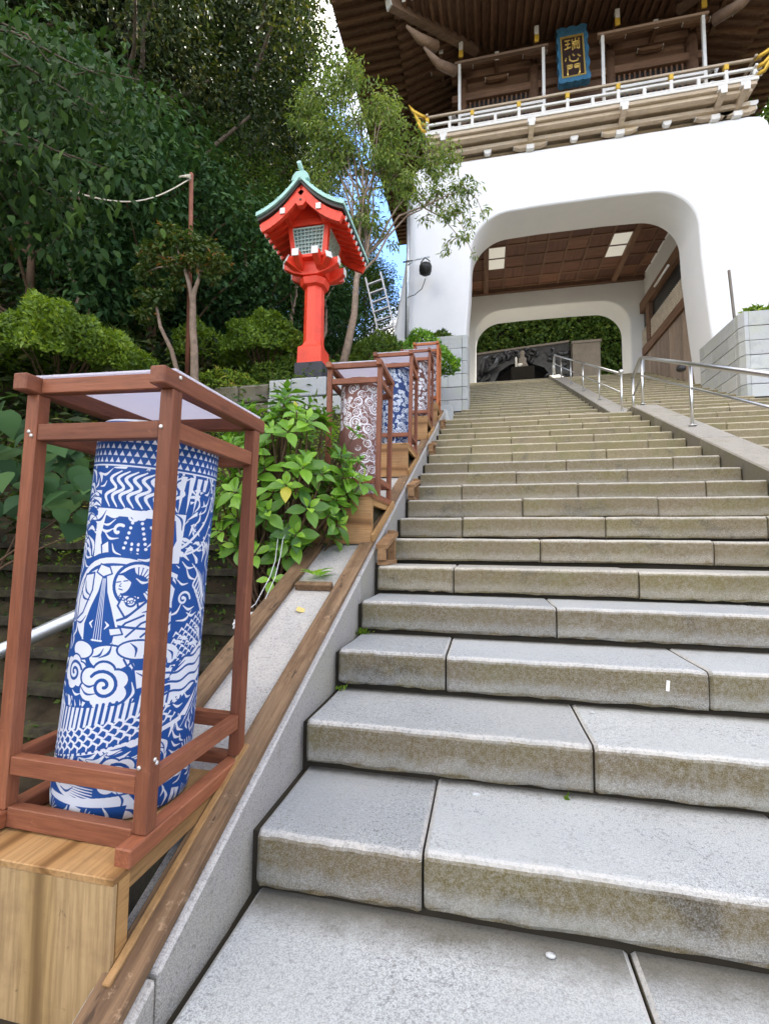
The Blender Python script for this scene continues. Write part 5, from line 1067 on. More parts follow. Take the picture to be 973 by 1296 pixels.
for nm, x0, x1, y, zt, rows, lb, mt in (('retaining_wall', -3.4, -1.98, 4.05, 3.0, 3, 'low wall of rough brown stones in the garden left of the pale granite blocks', 'oldwall'), ('retaining_wall', -1.97, -0.48, 4.02, 3.02, 3, 'low wall of pale granite blocks behind the hydrangea at the foot of the red lantern', 'pier'), ('retaining_wall', -2.9, -0.5, 5.35, 3.72, 2, 'upper low wall of pale blocks behind the red lantern, half hidden by shrubs', 'pier')):
    t = empty(nm, lb, 'wall', ((x0 + x1) / 2, y, zt - rows * 0.24)); o0 = Vector(t.location); rr = random.Random(int(y * 10 + x0 * 3))
    for r in range(rows):
        c = [x0]; 
        while c[-1] < x1 - 0.45: c.append(c[-1] + rr.uniform(0.32, 0.56) if not (r % 2 == 0 and len(c) == 1) else c[-1] + 0.3)
        c.append(x1)
        for i in range(len(c) - 1):
            m = MB(); j = rr.uniform(-.02, .015); m.box(c[i] + 0.006 - o0.x, c[i + 1] - 0.006 - o0.x, j, 0.24, r * 0.24 + 0.004, r * 0.24 + 0.234); m.build('block', M[mt], t, bevel=0.014 if mt == 'pier' else 0.03, seg=2)
m = MB(); m.tube([(-3.10, 4.0, 3.0), (-3.12, 4.0, 4.6), (-3.16, 4.0, 5.92)], 0.028, 8); tag(m.build('garden_pole', M['pole']), 'slim rusty red pole rising from the shaped garden tree, with the rope tied to it', 'pole')
a, b = Vector((-3.15, 3.98, 5.84)), Vector((-3.02, 2.0, 4.12))
m = MB(); pts = [a.lerp(b, i / 16) + Vector((0, 0, -0.22 * math.sin(math.pi * i / 16))) for i in range(17)]; m.tube(pts, 0.0075, 6)
for k in range(5): m.tube([a + Vector((0.0, -0.02, -0.05 + 0.02 * k)), a + Vector((0.04 * math.sin(k), -0.07 - .03 * k, -0.05 - 0.02 * k))], 0.011, 6)
tag(m.build('rope', M['rope']), 'pale rope tied to the garden pole and running left into the leaves', 'rope')
# white plastic and cables at the foot of the hydrangea
def crumple(name, c, s3, mat, seed, label, cat, amp=0.35):
    import bmesh
    bm = bmesh.new(); bmesh.ops.create_icosphere(bm, subdivisions=4, radius=1); rr = random.Random(seed); ph = [rr.uniform(0, 6) for _ in range(6)]
    for v in bm.verts:
        p = v.co; k = 1 + amp * (math.sin(5 * p.x + ph[0] + 2 * p.z) * 0.4 + abs(math.sin(7 * p.y + ph[1] + 3 * p.x)) * 0.5 - abs(math.sin(9 * p.z + 4 * p.y + ph[2])) * 0.5); v.co = (p.x * k * s3[0], p.y * k * s3[1], p.z * k * s3[2])
    me = bpy.data.meshes.new(name); bm.to_mesh(me); bm.free(); me.materials.append(mat); return tag(link(name, me, None, c), label, cat)
crumple('plastic_bag', (-0.455, 0.80, 0.60), (0.05, 0.085, 0.05), M['plastic'], 3, 'crumpled white plastic bag beside the garden side board, under the hydrangea', 'plastic bag')
crumple('plastic_sleeve', (-0.72, 0.16, 0.42), (0.02, 0.05, 0.15), plain('clear_film', (0.35, 0.38, 0.42), 0.15, 0.6), 8, 'crinkled clear plastic sleeve leaning left of the blue lantern', 'plastic sleeve', 0.6).rotation_euler = (0.5, 0.5, 0)
for i, (dx, lb) in enumerate(((0.0, 'grey white cable looping from the plastic bag up into the hydrangea'), (0.03, 'second pale cable hanging just beside the first under the hydrangea'))):
    m = MB(); m.tube([(-0.47 + dx, 0.80, 0.64), (-0.44 + dx, 0.86, 0.68 - i * .02), (-0.445 + dx, 1.02, 0.80), (-0.455 + dx, 1.10, 0.88 + i * 0.03), (-0.47 + dx, 1.16, 1.0), (-0.50 + dx * 2, 1.30, 1.12)], 0.0022, 6); tag(m.build('cable', M['cable']), lb, 'cable', 'cables under the hydrangea')
m = MB(); m.box(-0.006, 0.006, -0.002, 0.0, -0.02, 0.02); tag(m.build('white_chip', M['white_paint'], None, (1.335, 2 * D - 0.001, 2.62 * H), (0, 0.1, 0)), 'small white paint mark on the face of the third step', 'mark')
for i, (x, y, k, s_) in enumerate(((0.62, D - 0.05, 1, 0.012), (0.80, -0.03, 0, 0.009), (1.05, 2 * D - 0.06, 2, 0.008))):
    m = MB(); m.lathe([(0.4 * s_, 0), (s_, 0.25 * s_), (0.9 * s_, 0.7 * s_), (0.3 * s_, s_)], 7); o = m.build('pebble', M['pier'], None, (x, y, k * H)); o.scale = (1.4, 1, 0.8); tag(o, ['tiny pale pebble at the back of the first tread', 'tiny pale pebble on the landing at the foot of the first step', 'tiny pebble on the second tread'][i], 'pebble', 'pebbles on the steps')
# ------------------------------------------------------------------ vegetation
RG = np.random.default_rng(11)
def unit(n, rg=RG): v = rg.normal(size=(n, 3)); return v / np.linalg.norm(v, axis=1, keepdims=True)
def nrm(v): return v / np.maximum(np.linalg.norm(v, axis=1, keepdims=True), 1e-9)
def leaf_mesh(name, C, A, N, L, W, mat, tint):
    n = len(C); A = nrm(A); B = nrm(np.cross(N, A)); N = np.cross(A, B); L = L[:, None]; W = W[:, None]
    v = np.empty((n, 4, 3), np.float32); v[:, 0] = C; v[:, 1] = C + A * L * 0.45 + B * W * 0.5 + N * W * 0.18; v[:, 2] = C + A * L - N * L * 0.12; v[:, 3] = C + A * L * 0.45 - B * W * 0.5 + N * W * 0.18
    me = bpy.data.meshes.new(name); me.vertices.add(n * 4); me.vertices.foreach_set('co', v.ravel())
    f = (np.arange(n)[:, None] * 4 + np.array([0, 1, 2, 0, 2, 3])).ravel().astype(np.int32)
    me.loops.add(n * 6); me.loops.foreach_set('vertex_index', f); me.polygons.add(n * 2); me.polygons.foreach_set('loop_start', np.arange(0, n * 6, 3, dtype=np.int32)); me.update(calc_edges=True)
    a = me.attributes.new('tint', 'FLOAT', 'FACE'); a.data.foreach_set('value', np.repeat(tint, 2).astype(np.float32)); me.materials.append(mat); me.validate(); return me
def crown_mesh(name, clumps, per, L, mat, seed, flat=0.75, up=0.5, droop=0.0, wr=0.45, hollow=2.2, tb=(0.5, 0.22)):
    rg = np.random.default_rng(seed); Cs = []; Os = []; Tt = []
    for c, r in clumps:
        k = max(4, int(per * r * r)); u = unit(k, rg); rad = r * rg.random(k) ** (1 / hollow); Cs.append(np.array(c) + u * rad[:, None] * np.array([1, 1, flat])); Os.append(u); Tt.append(np.full(k, rg.normal(0, 0.10)))
    C = np.concatenate(Cs); O = np.concatenate(Os); n = len(C); T = np.concatenate(Tt)
    N = nrm(O * 0.5 + np.array([0, 0, up]) + unit(n, rg) * 0.55); A = nrm(O * 0.6 + unit(n, rg) * 0.7 + np.array([0, 0, -droop]))
    A = nrm(A - N * (A * N).sum(1, keepdims=True) * 0.8); ll = L * rg.uniform(0.6, 1.25, n)
    return leaf_mesh(name, C, A, N, ll, ll * wr * rg.uniform(0.8, 1.2, n), mat, np.clip(rg.normal(tb[0], tb[1], n) + T, 0, 1))
def limb_pts(a, b, n, wob, rr, sag=0.0):
    a, b = Vector(a), Vector(b); pts = []
    for i in range(n + 1):
        t = i / n; p = a.lerp(b, t) + Vector((rr.uniform(-1, 1), rr.uniform(-1, 1), rr.uniform(-1, 1))) * wob * math.sin(math.pi * t) + Vector((0, 0, sag * math.sin(math.pi * t))); pts.append(p)
    return pts
def tree_meshes(seed, h, rad, r0, ncl, cr, per, L, mat, bark, z0=0.3, flat=0.75, lean=0.3, droop=0.1, wr=0.45, up=0.5, shape=1.0):
    rr = random.Random(seed); m = MB(); top = Vector((rr.uniform(-lean, lean), rr.uniform(-lean, lean), h * 0.86)); pts = limb_pts((0, 0, -0.4), top, 7, 0.12 * h * 0.1, rr)
    m.tube(pts, [r0 * (1 - 0.82 * i / 7) for i in range(8)], 9, caps=False); cl = []
    for i in range(ncl):
        t = (i + 0.5) / ncl; z = h * (z0 + (1 - z0) * t); prof = math.sin(math.pi * min(1, 0.18 + 0.78 * t)) ** shape; R = rad * prof * rr.uniform(0.45, 1.0); a = i * 2.4 + rr.uniform(-.5, .5)
        c = Vector((R * math.cos(a), R * math.sin(a), z)); cl.append((tuple(c), cr * rr.uniform(0.7, 1.2)))
        if i % 2 == 0:
            k = min(6, max(1, int((z - R * 0.5) / (h * 0.86) * 7))); m.tube(limb_pts(pts[k], c, 4, 0.08 * rad * 0.6, rr), [r0 * 0.34 * (1 - 0.15 * q) for q in range(5)][:5], 6, caps=False)
    return m.mesh('trunk', bark), crown_mesh('crown', cl, per, L, mat, seed, flat, up, droop, wr)
def plant_tree(name, ms, x, y, sc, label, cat, group=None, rz=None, z=None, sz=None):
    t = empty(name, label, cat, (x, y, gz(x, y) if z is None else z), (0, 0, R_.uniform(0, 6.28) if rz is None else rz), group); t.scale = (sc, sc, sz or sc * R_.uniform(0.92, 1.08))
    link('trunk', ms[0], t); link('crown', ms[1], t); return t
EV = [tree_meshes(s, 9.5, 3.1, 0.24, 44, 1.05, 620, 0.135, M['leaf_dark'], M['bark'], 0.22, 0.7, 0.6, 0.2) for s in (21, 22, 23)]
EM = [tree_meshes(s, 8.0, 2.6, 0.17, 36, 0.95, 560, 0.13, M['leaf_mid'], M['bark'], 0.25, 0.7, 0.5, 0.2) for s in (31, 32)]
EB = [tree_meshes(41, 3.6, 1.5, 0.06, 26, 0.55, 1100, 0.115, M['leaf_blue'], M['twig'], 0.15, 0.8, 0.3, 0.3, 0.5)]
DL, DG = 'tall dark evergreen among the trunks of the dense wood on the left hillside', 'dark evergreens of the hillside wood'
for i, (x, y, s_) in enumerate(((-6.5, 6.3, .85), (-8.6, 7.6, 1.0), (-10.6, 9.3, 1.1), (-7.4, 9.6, 1.0), (-9.2, 11.6, 1.15), (-12.8, 11.8, 1.15), (-11.2, 14.2, 1.2), (-9.0, 12.9, 1.2), (-15.2, 13.4, 1.2), (-14.0, 16.6, 1.25), (-9.8, 16.6, 1.3), (-17.8, 16.4, 1.3), (-12.2, 19.6, 1.3), (-19.5, 20.5, 1.35), (-15.8, 20.5, 1.3), (-8.6, 20.8, 1.2), (-8.0, 4.6, .8), (-10.2, 6.6, .95), (-23, 18, 1.3), (-22, 24, 1.4), (-12.8, 8.0, 1.0), (-16, 9.5, 1.1))):
    plant_tree('evergreen_tree', EV[i % 3], x, y, s_, DL, 'tree', DG)
for i, (x, y, s_, lb) in enumerate(((-7.2, 10.6, 1.2, 'broad dark tree on the hillside above the vermilion lantern roof'), (-8.9, 13.8, 1.45, 'tall sunlit tree whose crown borders the gap of blue sky'), (-11.2, 15.8, 1.6, 'tallest dark tree on the ridge behind the sunlit crown'), (-5.2, 8.0, 0.62, 'small mid green tree standing behind the vermilion lantern roof'), (-5.0, 11.5, 0.62, 'mid green tree low behind the ladder, under the blue sky gaps'))):
    plant_tree('broadleaf_tree', (EV[2] if i in (0, 2) else EM[i % 2]), x, y, s_, lb, 'tree', sz=s_ * (1.3 if 9 < y < 17 and s_ > 1 else 1.0))
for i, (x, y, s_, lb) in enumerate(((-5.5, 3.9, 1.15, 'blue green bushy sapling under the rope at the far left of the garden'), (-4.6, 5.2, 1.1, 'blue green sapling behind the garden pole'), (-6.8, 5.3, 1.3, 'large blue green sapling in the shade at the left edge above the shrubs'), (-3.6, 6.4, 0.9, 'blue green sapling between the pole and the vermilion lantern'), (-3.3, 8.7, 0.8, 'dark leafy sapling beside the aluminium ladder'), (-2.9, 7.2, 0.75, 'leafy sapling behind the post of the vermilion lantern'))):
    plant_tree('sapling', EB[0], x, y, s_, lb, 'sapling')
for x, y, s_, lb in ((-6.7, 10.6, 1.15, 'dark evergreen at the edge of the wood, nearest the pale drooping tree'),):
    plant_tree('evergreen_tree', EV[1], x, y, s_, lb, 'tree')
plant_tree('broadleaf_tree', EM[0], -4.0, 14.2, 0.72, 'dark tree seen through the pale drooping sprays, left of the gate eave', 'tree', z=6.2)
plant_tree('broadleaf_tree', EM[1], -2.75, 11.9, 0.5, 'small dark tree crown behind the aluminium ladder at the gate corner', 'tree', z=5.6)
plant_tree('broadleaf_tree', EM[0], 10.0, 15.0, 1.25, 'sunlit green tree behind the right corner of the gate', 'tree', z=6.5)
plant_tree('broadleaf_tree', EM[1], 13.5, 19.0, 1.3, 'farther green tree behind the right corner of the gate', 'tree', z=7.5)
# feathery tree with a thin bare trunk in front of the gate's left corner
ft = empty('weeping_tree', 'thin trunked tree with pale drooping sprays hanging before the left corner of the gate', 'tree', (-1.72, 6.1, gz(-1.72, 6.1)))
b0 = Vector(ft.location); rr = random.Random(2); m = MB(); tz = Vector((-1.35, 6.9, 8.0)) - b0
tp_ = limb_pts((0, 0, -0.3), tz, 8, 0.10, rr); m.tube(tp_, [0.085 - 0.0085 * i for i in range(9)], 9, caps=False)
tips_ = [((-1.97, 6.6, 9.59), 0.42), ((-1.65, 6.6, 8.89), 0.4), ((-1.1, 6.6, 9.0), 0.34), ((-2.04, 6.6, 10.1), 0.34), ((-1.72, 6.6, 9.9), 0.3), ((-2.4, 6.6, 9.6), 0.34), ((-1.8, 6.6, 8.45), 0.36), ((-2.1, 6.6, 8.6), 0.36), ((-1.19, 6.6, 8.03), 0.42), ((-0.46, 6.6, 8.21), 0.38), ((-0.04, 6.6, 7.84), 0.36), ((0.38, 6.6, 7.18), 0.28), ((0.1, 6.6, 6.79), 0.22), ((-0.6, 6.6, 7.33), 0.34), ((-1.47, 6.6, 7.17), 0.36), ((-1.94, 6.6, 8.16), 0.4), ((-2.27, 6.6, 9.01), 0.42), ((-1.76, 6.6, 6.45), 0.28), ((0.24, 6.6, 6.35), 0.16), ((-2.67, 6.6, 9.25), 0.4), ((-2.4, 6.6, 7.77), 0.36), ((-1.3, 6.8, 9.4), 0.4), ((-1, 6.8, 8.5), 0.4), ((-2.2, 6.9, 8.5), 0.4), ((-0.75, 6.7, 7.8), 0.36), ((-1.3, 6.8, 6.9), 0.3), ((-0.1, 6.7, 7.3), 0.3)]
crown = [];
for (p, r) in tips_:
    p = Vector(p) - b0; m.tube(limb_pts(tp_[rr.choice((4, 5, 6, 7, 8))], p, 5, 0.12, rr, 0.12), [0.026, 0.022, 0.018, 0.014, 0.010, 0.005], 5, caps=False); crown.append((tuple(p), r))
    for q in range(4):
        d = Vector((rr.uniform(-.35, .35), rr.uniform(-.3, .3), rr.uniform(-.55, .1))); m.tube([p, p + d * 0.6 + Vector((0, 0, 0.05)), p + d + Vector((0, 0, -0.1))], [0.008, 0.006, 0.003], 4, caps=False); crown.append((tuple(p + d), r * 0.5))
link('trunk', m.mesh('trunk', M['bark_pale']), ft); link('crown', crown_mesh('crown', crown, 1900, 0.105, M['leaf_feather'], 77, 0.8, 0.25, 0.75, 0.30, 1.5, (0.55, 0.25)), ft)
# clipped azalea domes and garden shrubs
def shrub(name, x, y, z, rx, ry, rz_, n, L, mat, label, seed, cat='shrub', group=None, gap=0.25, twig=True, tb=(0.5, 0.2)):
    rg = np.random.default_rng(seed); t = empty(name, label, cat, (x, y, z), group=group); u = unit(n, rg); u[:, 2] = np.abs(u[:, 2]) * 1.05 - 0.12; k = rg.random(n) ** 0.25
    lump = 1 + (0.13 if n < 5000 else 0.05) * np.sin(5 * u[:, 0] + seed) * np.cos(4 * u[:, 1] + 1.7 * seed) + 0.09 * np.sin(9 * u[:, 2] + 7 * u[:, 0]) + 0.05 * np.sin(17 * u[:, 0] + 13 * u[:, 1])
    C = u * (lump * (1 - gap * (1 - k)))[:, None] * np.array([rx, ry, rz_]); N = nrm(u + unit(n, rg) * 0.6 + np.array([0, 0, .3])); A = nrm(unit(n, rg) + u * 0.5 + np.array([0, 0, .35])); ll = L * rg.uniform(.6, 1.3, n)
    tn = np.clip(rg.normal(tb[0], tb[1], n) + 0.12 * np.sin(6 * u[:, 0] + 5 * u[:, 1] + seed), 0, 1)
    link('crown', leaf_mesh('crown', C, A, N, ll, ll * 0.5, mat, tn), t)
    if twig:
        rr = random.Random(seed); m = MB()
        for i in range(9):
            a = rr.uniform(0, 6.28); q = rr.uniform(.3, .8); m.tube(limb_pts((0.05 * math.cos(a), 0.05 * math.sin(a), -0.35), (rx * q * math.cos(a), ry * q * math.sin(a), rz_ * 0.75), 4, 0.04, rr), [0.02, 0.016, 0.012, 0.009, 0.004], 5, caps=False)
        link('stems', m.mesh('stems', M['twig']), t)
    return t
shrub('azalea_dome', -4.25, 3.2, 3.0, 1.0, 0.8, 0.74, 15000, 0.06, M['leaf_bright'], 'large clipped azalea dome in light green at the left of the garden', 3)
shrub('azalea_dome', -2.40, 4.75, 3.66, 0.62, 0.5, 0.62, 8000, 0.06, M['leaf_bright'], 'rounded azalea dome with a light green top between the pole and the vermilion lantern', 5, tb=(0.42, 0.2))
shrub('azalea_dome', -3.55, 4.9, 3.75, 0.42, 0.4, 0.58, 2600, 0.06, M['leaf_bright'], 'small light green shrub just left of the shaped garden tree', 6, tb=(0.4, 0.2))
shrub('garden_shrub', -2.0, 4.55, 3.08, 0.50, 0.3, 0.42, 2600, 0.06, M['leaf_mid'], 'dark green shrub on the wall top, right of the shaped tree foot', 7)
shrub('garden_shrub', -1.75, 5.1, 3.45, 0.36, 0.3, 0.36, 1500, 0.05, M['leaf_mid'], 'low shrub with thin stems close to the left of the lantern post', 8, tb=(0.7, 0.2))
shrub('garden_shrub', -1.05, 6.3, 4.0, 0.5, 0.4, 0.55, 2600, 0.07, M['leaf_mid'], 'leafy shrub right behind the vermilion lantern post', 9)
shrub('garden_shrub', -0.62, 7.6, 4.45, 0.72, 0.5, 0.62, 4200, 0.09, M['leaf_hyd'], 'bright green bush above the brown lantern frame, below the floodlight', 10, tb=(0.35, 0.2))
shrub('garden_shrub', -1.5, 7.4, 4.4, 0.6, 0.5, 0.55, 3200, 0.09, M['leaf_mid'], 'mid green bush under the aluminium ladder', 12)
shrub('garden_shrub', -0.36, 9.95, 5.85, 0.34, 0.25, 0.36, 900, 0.10, M['leaf_mid'], 'small bush growing in the left granite planter against the white wall', 13, tb=(0.7, 0.2))
shrub('garden_shrub', -4.9, 4.6, 3.6, 0.7, 0.6, 0.6, 2600, 0.11, M['leaf_mid'], 'mid green bush behind the large azalea dome', 14)
shrub('garden_shrub', -3.0, 3.4, 2.5, 0.6, 0.5, 0.45, 2200, 0.08, M['leaf_mid'], 'dim low shrub between the azalea dome and the nearest lantern frame', 15, tb=(0.3, 0.2))
shrub('garden_shrub', -2.75, 4.25, 3.0, 0.5, 0.2, 0.28, 1400, 0.055, M['leaf_bright'], 'small yellow green shrub just behind the nearest frame top', 16, tb=(0.5, 0.2))
for i, (x, y, sx, h, n_) in enumerate(((6.25, 9.75, 0.28, 0.22, 260), (6.75, 9.85, 0.35, 0.30, 320), (7.3, 9.9, 0.3, 0.25, 260))):
    shrub('planter_plant', x, y, 5.86, sx, 0.16, h, n_, 0.12, M['leaf_bright'], ['light green plant at the inner edge of the right planter', 'light green plant right of the stick in the right planter', 'plant at the outer end of the right planter'][i], 20 + i, 'plant', gap=0.8, twig=False)
# shaped garden tree beside the pole
nt_ = empty('shaped_tree', 'shaped garden tree with forked bare stems and rust tinged leaf pads beside the pole', 'tree', (-2.80, 3.75, 2.9)); b0 = Vector(nt_.location); rr = random.Random(9); m = MB()
pads = [((-3.44, 3.75, 4.67), .20), ((-3.25, 3.75, 4.90), .20), ((-2.96, 3.72, 4.74), .22), ((-2.72, 3.75, 4.64), .20), ((-2.84, 3.70, 4.45), .19), ((-3.12, 3.72, 4.48), .17), ((-2.56, 3.75, 4.44), .17), ((-3.56, 3.75, 4.45), .16), ((-3.36, 3.75, 4.07), .19), ((-3.52, 3.75, 3.87), .17), ((-3.16, 3.75, 4.25), .10), ((-2.62, 3.75, 4.28), .10), ((-3.6, 3.75, 4.15), .12)]
fk = Vector((-2.88, 3.75, 3.95)) - b0
m.tube(limb_pts((0, 0, -0.2), fk, 4, 0.03, rr), [0.058, 0.050, 0.045, 0.042, 0.038], 9, caps=False); m.tube(limb_pts((-0.14, 0, -0.2), Vector((-3.40, 3.74, 4.0)) - b0, 4, 0.05, rr), [0.036, 0.031, 0.027, 0.022, 0.016], 8, caps=False)
st1, st2 = Vector((-3.02, 3.74, 4.50)) - b0, Vector((-2.80, 3.74, 4.36)) - b0
for q in (st1, st2): m.tube(limb_pts(fk, q, 4, 0.02, rr), [0.036, 0.03, 0.026, 0.022, 0.016], 8, caps=False)
for k_, (p, r) in enumerate(pads[:8]): m.tube(limb_pts((st2 if k_ in (3, 4, 6) else st1), Vector(p) - b0, 3, 0.03, rr), [0.018, 0.014, 0.010, 0.005], 6, caps=False)
link('trunk', m.mesh('trunk', M['bark_pale']), nt_); link('crown', crown_mesh('crown', [(tuple(Vector(p) - b0), r) for p, r in pads], 7500, 0.075, M['leaf_red'], 15, 0.6, 0.5, 0.0, 0.45, 2.0, (0.30, 0.28)), nt_)
# slender bare saplings in the shade
for i, (x, y, h, lb) in enumerate(((-5.1, 4.2, 2.6, 'slender pale bare stem in the shade left of the pole'), (-2.6, 6.2, 2.6, 'slender crooked stem left of the vermilion lantern post'), (-3.9, 6.5, 3.4, 'thin forked stem against the dark wood right of the pole'), (-2.2, 6.6, 2.2, 'thin stem close behind the vermilion lantern box'))):
    rr = random.Random(60 + i); t = empty('bare_stem', lb, 'sapling stem', (x, y, gz(x, y))); m = MB(); m.tube(limb_pts((0, 0, -0.2), (rr.uniform(-.3, .3), 0, h), 6, 0.09, rr), [0.045 - .005 * k for k in range(7)], 7, caps=False)
    for q in range(3): z_ = h * (0.5 + .15 * q); m.tube(limb_pts((0, 0, z_), (rr.uniform(-.6, .6), rr.uniform(-.3, .3), z_ + 0.7), 3, 0.05, rr), [0.018, 0.014, 0.01, 0.005], 5, caps=False)
    m.build('stem', M['bark_pale'], t)
# undergrowth on the slopes
def scatter(n, fx, seed, L, mat, name, up=0.6, hgt=0.35):
    rg = np.random.default_rng(seed); k = n // 14; P = []
    while len(P) < k:
        x, y = fx(rg)
        P.append((x, y, gz(x, y)))
    P = np.array(P); C = np.repeat(P, 14, 0); C = C + rg.normal(size=C.shape) * np.array([.17, .17, 0.02]); C[:, 2] += rg.random(len(C)) * hgt * np.repeat(rg.random(k) + 0.2, 14); nn_ = len(C)
    N = nrm(unit(nn_, rg) * 0.6 + np.array([0.2, -0.25, up])); A = unit(nn_, rg); A[:, 2] *= 0.4; ll = L * rg.uniform(.5, 1.3, nn_) * np.repeat(rg.uniform(.7, 1.3, k), 14)
    o = link(name, leaf_mesh(name, C, A, N, ll, ll * 0.45, mat, np.clip(rg.normal(.5, .22, nn_) + np.repeat(rg.normal(0, .15, k), 14), 0, 1))); return tag(o, kind='stuff')
scatter(46000, lambda r: (lambda y: (-3.0 - r.random() ** 1.3 * 13, y))(r.uniform(1.0, 20)), 70, 0.16, M['leaf_dark'], 'undergrowth', hgt=0.7)
scatter(22000, lambda r: (-1.0 - r.random() * 5.5, r.uniform(2.2, 9.5)), 71, 0.085, M['leaf_mid'], 'ground_cover', hgt=0.28)
scatter(9000, lambda r: (-0.55 - r.random() * 2.2, r.uniform(1.9, 3.9)), 72, 0.05, M['leaf_bright'], 'bank_plants', hgt=0.12)
def slabfx(r):
    k = int(r.integers(0, 7)); return (-0.6 - r.random() * 3.0, 1.86 - k * 0.15 + r.uniform(0, .1))
rg = np.random.default_rng(73); n = 6500; kk = rg.integers(0, 7, n); cl = rg.random(n); xx = -0.55 - 3.0 * (np.floor(cl * 19) / 19 + rg.normal(0, .035, n)); yy_ = 1.84 - kk * 0.15 + rg.uniform(0.0, 0.10, n) + 0.05; zz = 0.965 - kk * 0.172 - rg.random(n) * 0.16
C = np.stack([xx, yy_ - 0.02, zz], 1); N = nrm(unit(n, rg) * .6 + np.array([0, -.7, .4])); ll = rg.uniform(.015, .045, n)
tag(link('slab_weeds', leaf_mesh('slab_weeds', C, unit(n, rg), N, ll, ll * .6, M['leaf_mid'], rg.random(n))), kind='stuff')
# ivy behind the cave
rg = np.random.default_rng(80); n = 22000; C = np.stack([rg.uniform(-1.2, 8.6, n), 23.25 - rg.random(n) ** 2 * 0.35, rg.uniform(6.8, 14.5, n)], 1); C[:, 1] -= 0.12 * np.sin(C[:, 0] * 3.1) * np.sin(C[:, 2] * 2.7) + 0.08 * np.sin(C[:, 0] * 8 + C[:, 2] * 6)
N = nrm(unit(n, rg) * .7 + np.array([0.0, -.6, .55])); A = nrm(unit(n, rg) + np.array([0, 0, -.5])); ll = rg.uniform(.12, .28, n)
ivy = link('ivy_hedge', leaf_mesh('ivy_hedge', C, A, N, ll, ll * .7, M['leaf_mid'], np.clip(rg.normal(.45, .25, n), 0, 1))); tag(ivy, 'dense clipped ivy wall filling the far opening of the gate above the relief', 'ivy')
# ---- broad single leaves (each its own part)
def big_leaf(name, mat, tint, st, curve=0.18, fold=0.14):
    vs = []; fs = []
    for t, wd in st:
        z = -curve * t * t; vs += [(-wd / 2, t, z + fold * wd), (0, t, z), (wd / 2, t, z + fold * wd)]
    for i in range(len(st) - 1):
        a = 3 * i; fs += [(a, a + 1, a + 4, a + 3), (a + 1, a + 2, a + 5, a + 4)]
    me = bpy.data.meshes.new(name); me.from_pydata(vs, [], fs); me.materials.append(mat); me.polygons.foreach_set('use_smooth', [True] * len(fs))
    a = me.attributes.new('tint', 'FLOAT', 'FACE'); a.data.foreach_set('value', [tint] * len(fs)); me.update(); return me
OV = [(0.0, 0.02), (0.12, 0.22), (0.3, 0.46), (0.5, 0.54), (0.7, 0.44), (0.87, 0.22), (1.0, 0.01)]
HT = [(-0.14, 0.34), (0.0, 0.70), (0.15, 0.92), (0.35, 0.92), (0.58, 0.66), (0.8, 0.30), (1.0, 0.02)]
def place_leaf(me, parent, base, axis, normal, L, name='leaf'):
    a = Vector(axis).normalized(); n = Vector(normal); n = (n - a * n.dot(a)).normalized(); b = a.cross(n)
    o = bpy.data.objects.new(name, me); COL.objects.link(o); o.parent = parent
    o.matrix_basis = Matrix(((b.x * L, a.x * L, n.x * L, base[0]), (b.y * L, a.y * L, n.y * L, base[1]), (b.z * L, a.z * L, n.z * L, base[2]), (0, 0, 0, 1))); return o
LH = [big_leaf('leaf', M['leaf_hyd'], t, OV, c, .16) for t, c in ((.08, .3), (.22, .22), (.38, .3), (.5, .2), (.62, .28), (.75, .2))]; LY = big_leaf('leaf', M['leaf_hyd'], 1.1, OV, .3)
hy = empty('hydrangea', 'leafy bright green hydrangea bush leaning over the coping before the brown lantern', 'shrub', (-0.72, 1.62, 0.55)); b0 = Vector(hy.location); rr = random.Random(31); m = MB(); nl = 0; stuffC = []
whorls = []
for i in range(185):
    for _ in range(60):
        u = Vector((rr.uniform(-1, 1), rr.uniform(-1, 1), rr.uniform(-0.75, 1)))
        if 0.55 < u.length < 1.0: break
    c = Vector((-0.62 + u.x * 0.47, 1.50 + u.y * 0.40, 1.34 + u.z * 0.62))
    if c.z < 1.02 and c.x > -0.42: c.x -= 0.35
    whorls.append((c, u))
whorls += [(Vector((-0.16, 1.46, 1.30)), Vector((.8, -.4, .2))), (Vector((-0.08, 1.5, 1.36)), Vector((.9, -.2, .3))), (Vector((-0.22, 1.40, 1.24)), Vector((.6, -.6, .1))), (Vector((-0.12, 1.56, 1.5)), Vector((.8, 0, .5))), (Vector((-0.18, 1.7, 1.72)), Vector((.6, 0, .6))), (Vector((-0.62, 1.18, 0.92)), Vector((0, -.8, .1))), (Vector((-0.5, 1.15, 0.78)), Vector((.2, -.8, 0))), (Vector((-0.85, 1.2, 1.05)), Vector((-.4, -.8, .2))), (Vector((-0.42, 1.25, 0.98)), Vector((.4, -.8, .1)))]
whorls.sort(key=lambda q: (q[0] - Vector((CX, CY, CZ))).length)
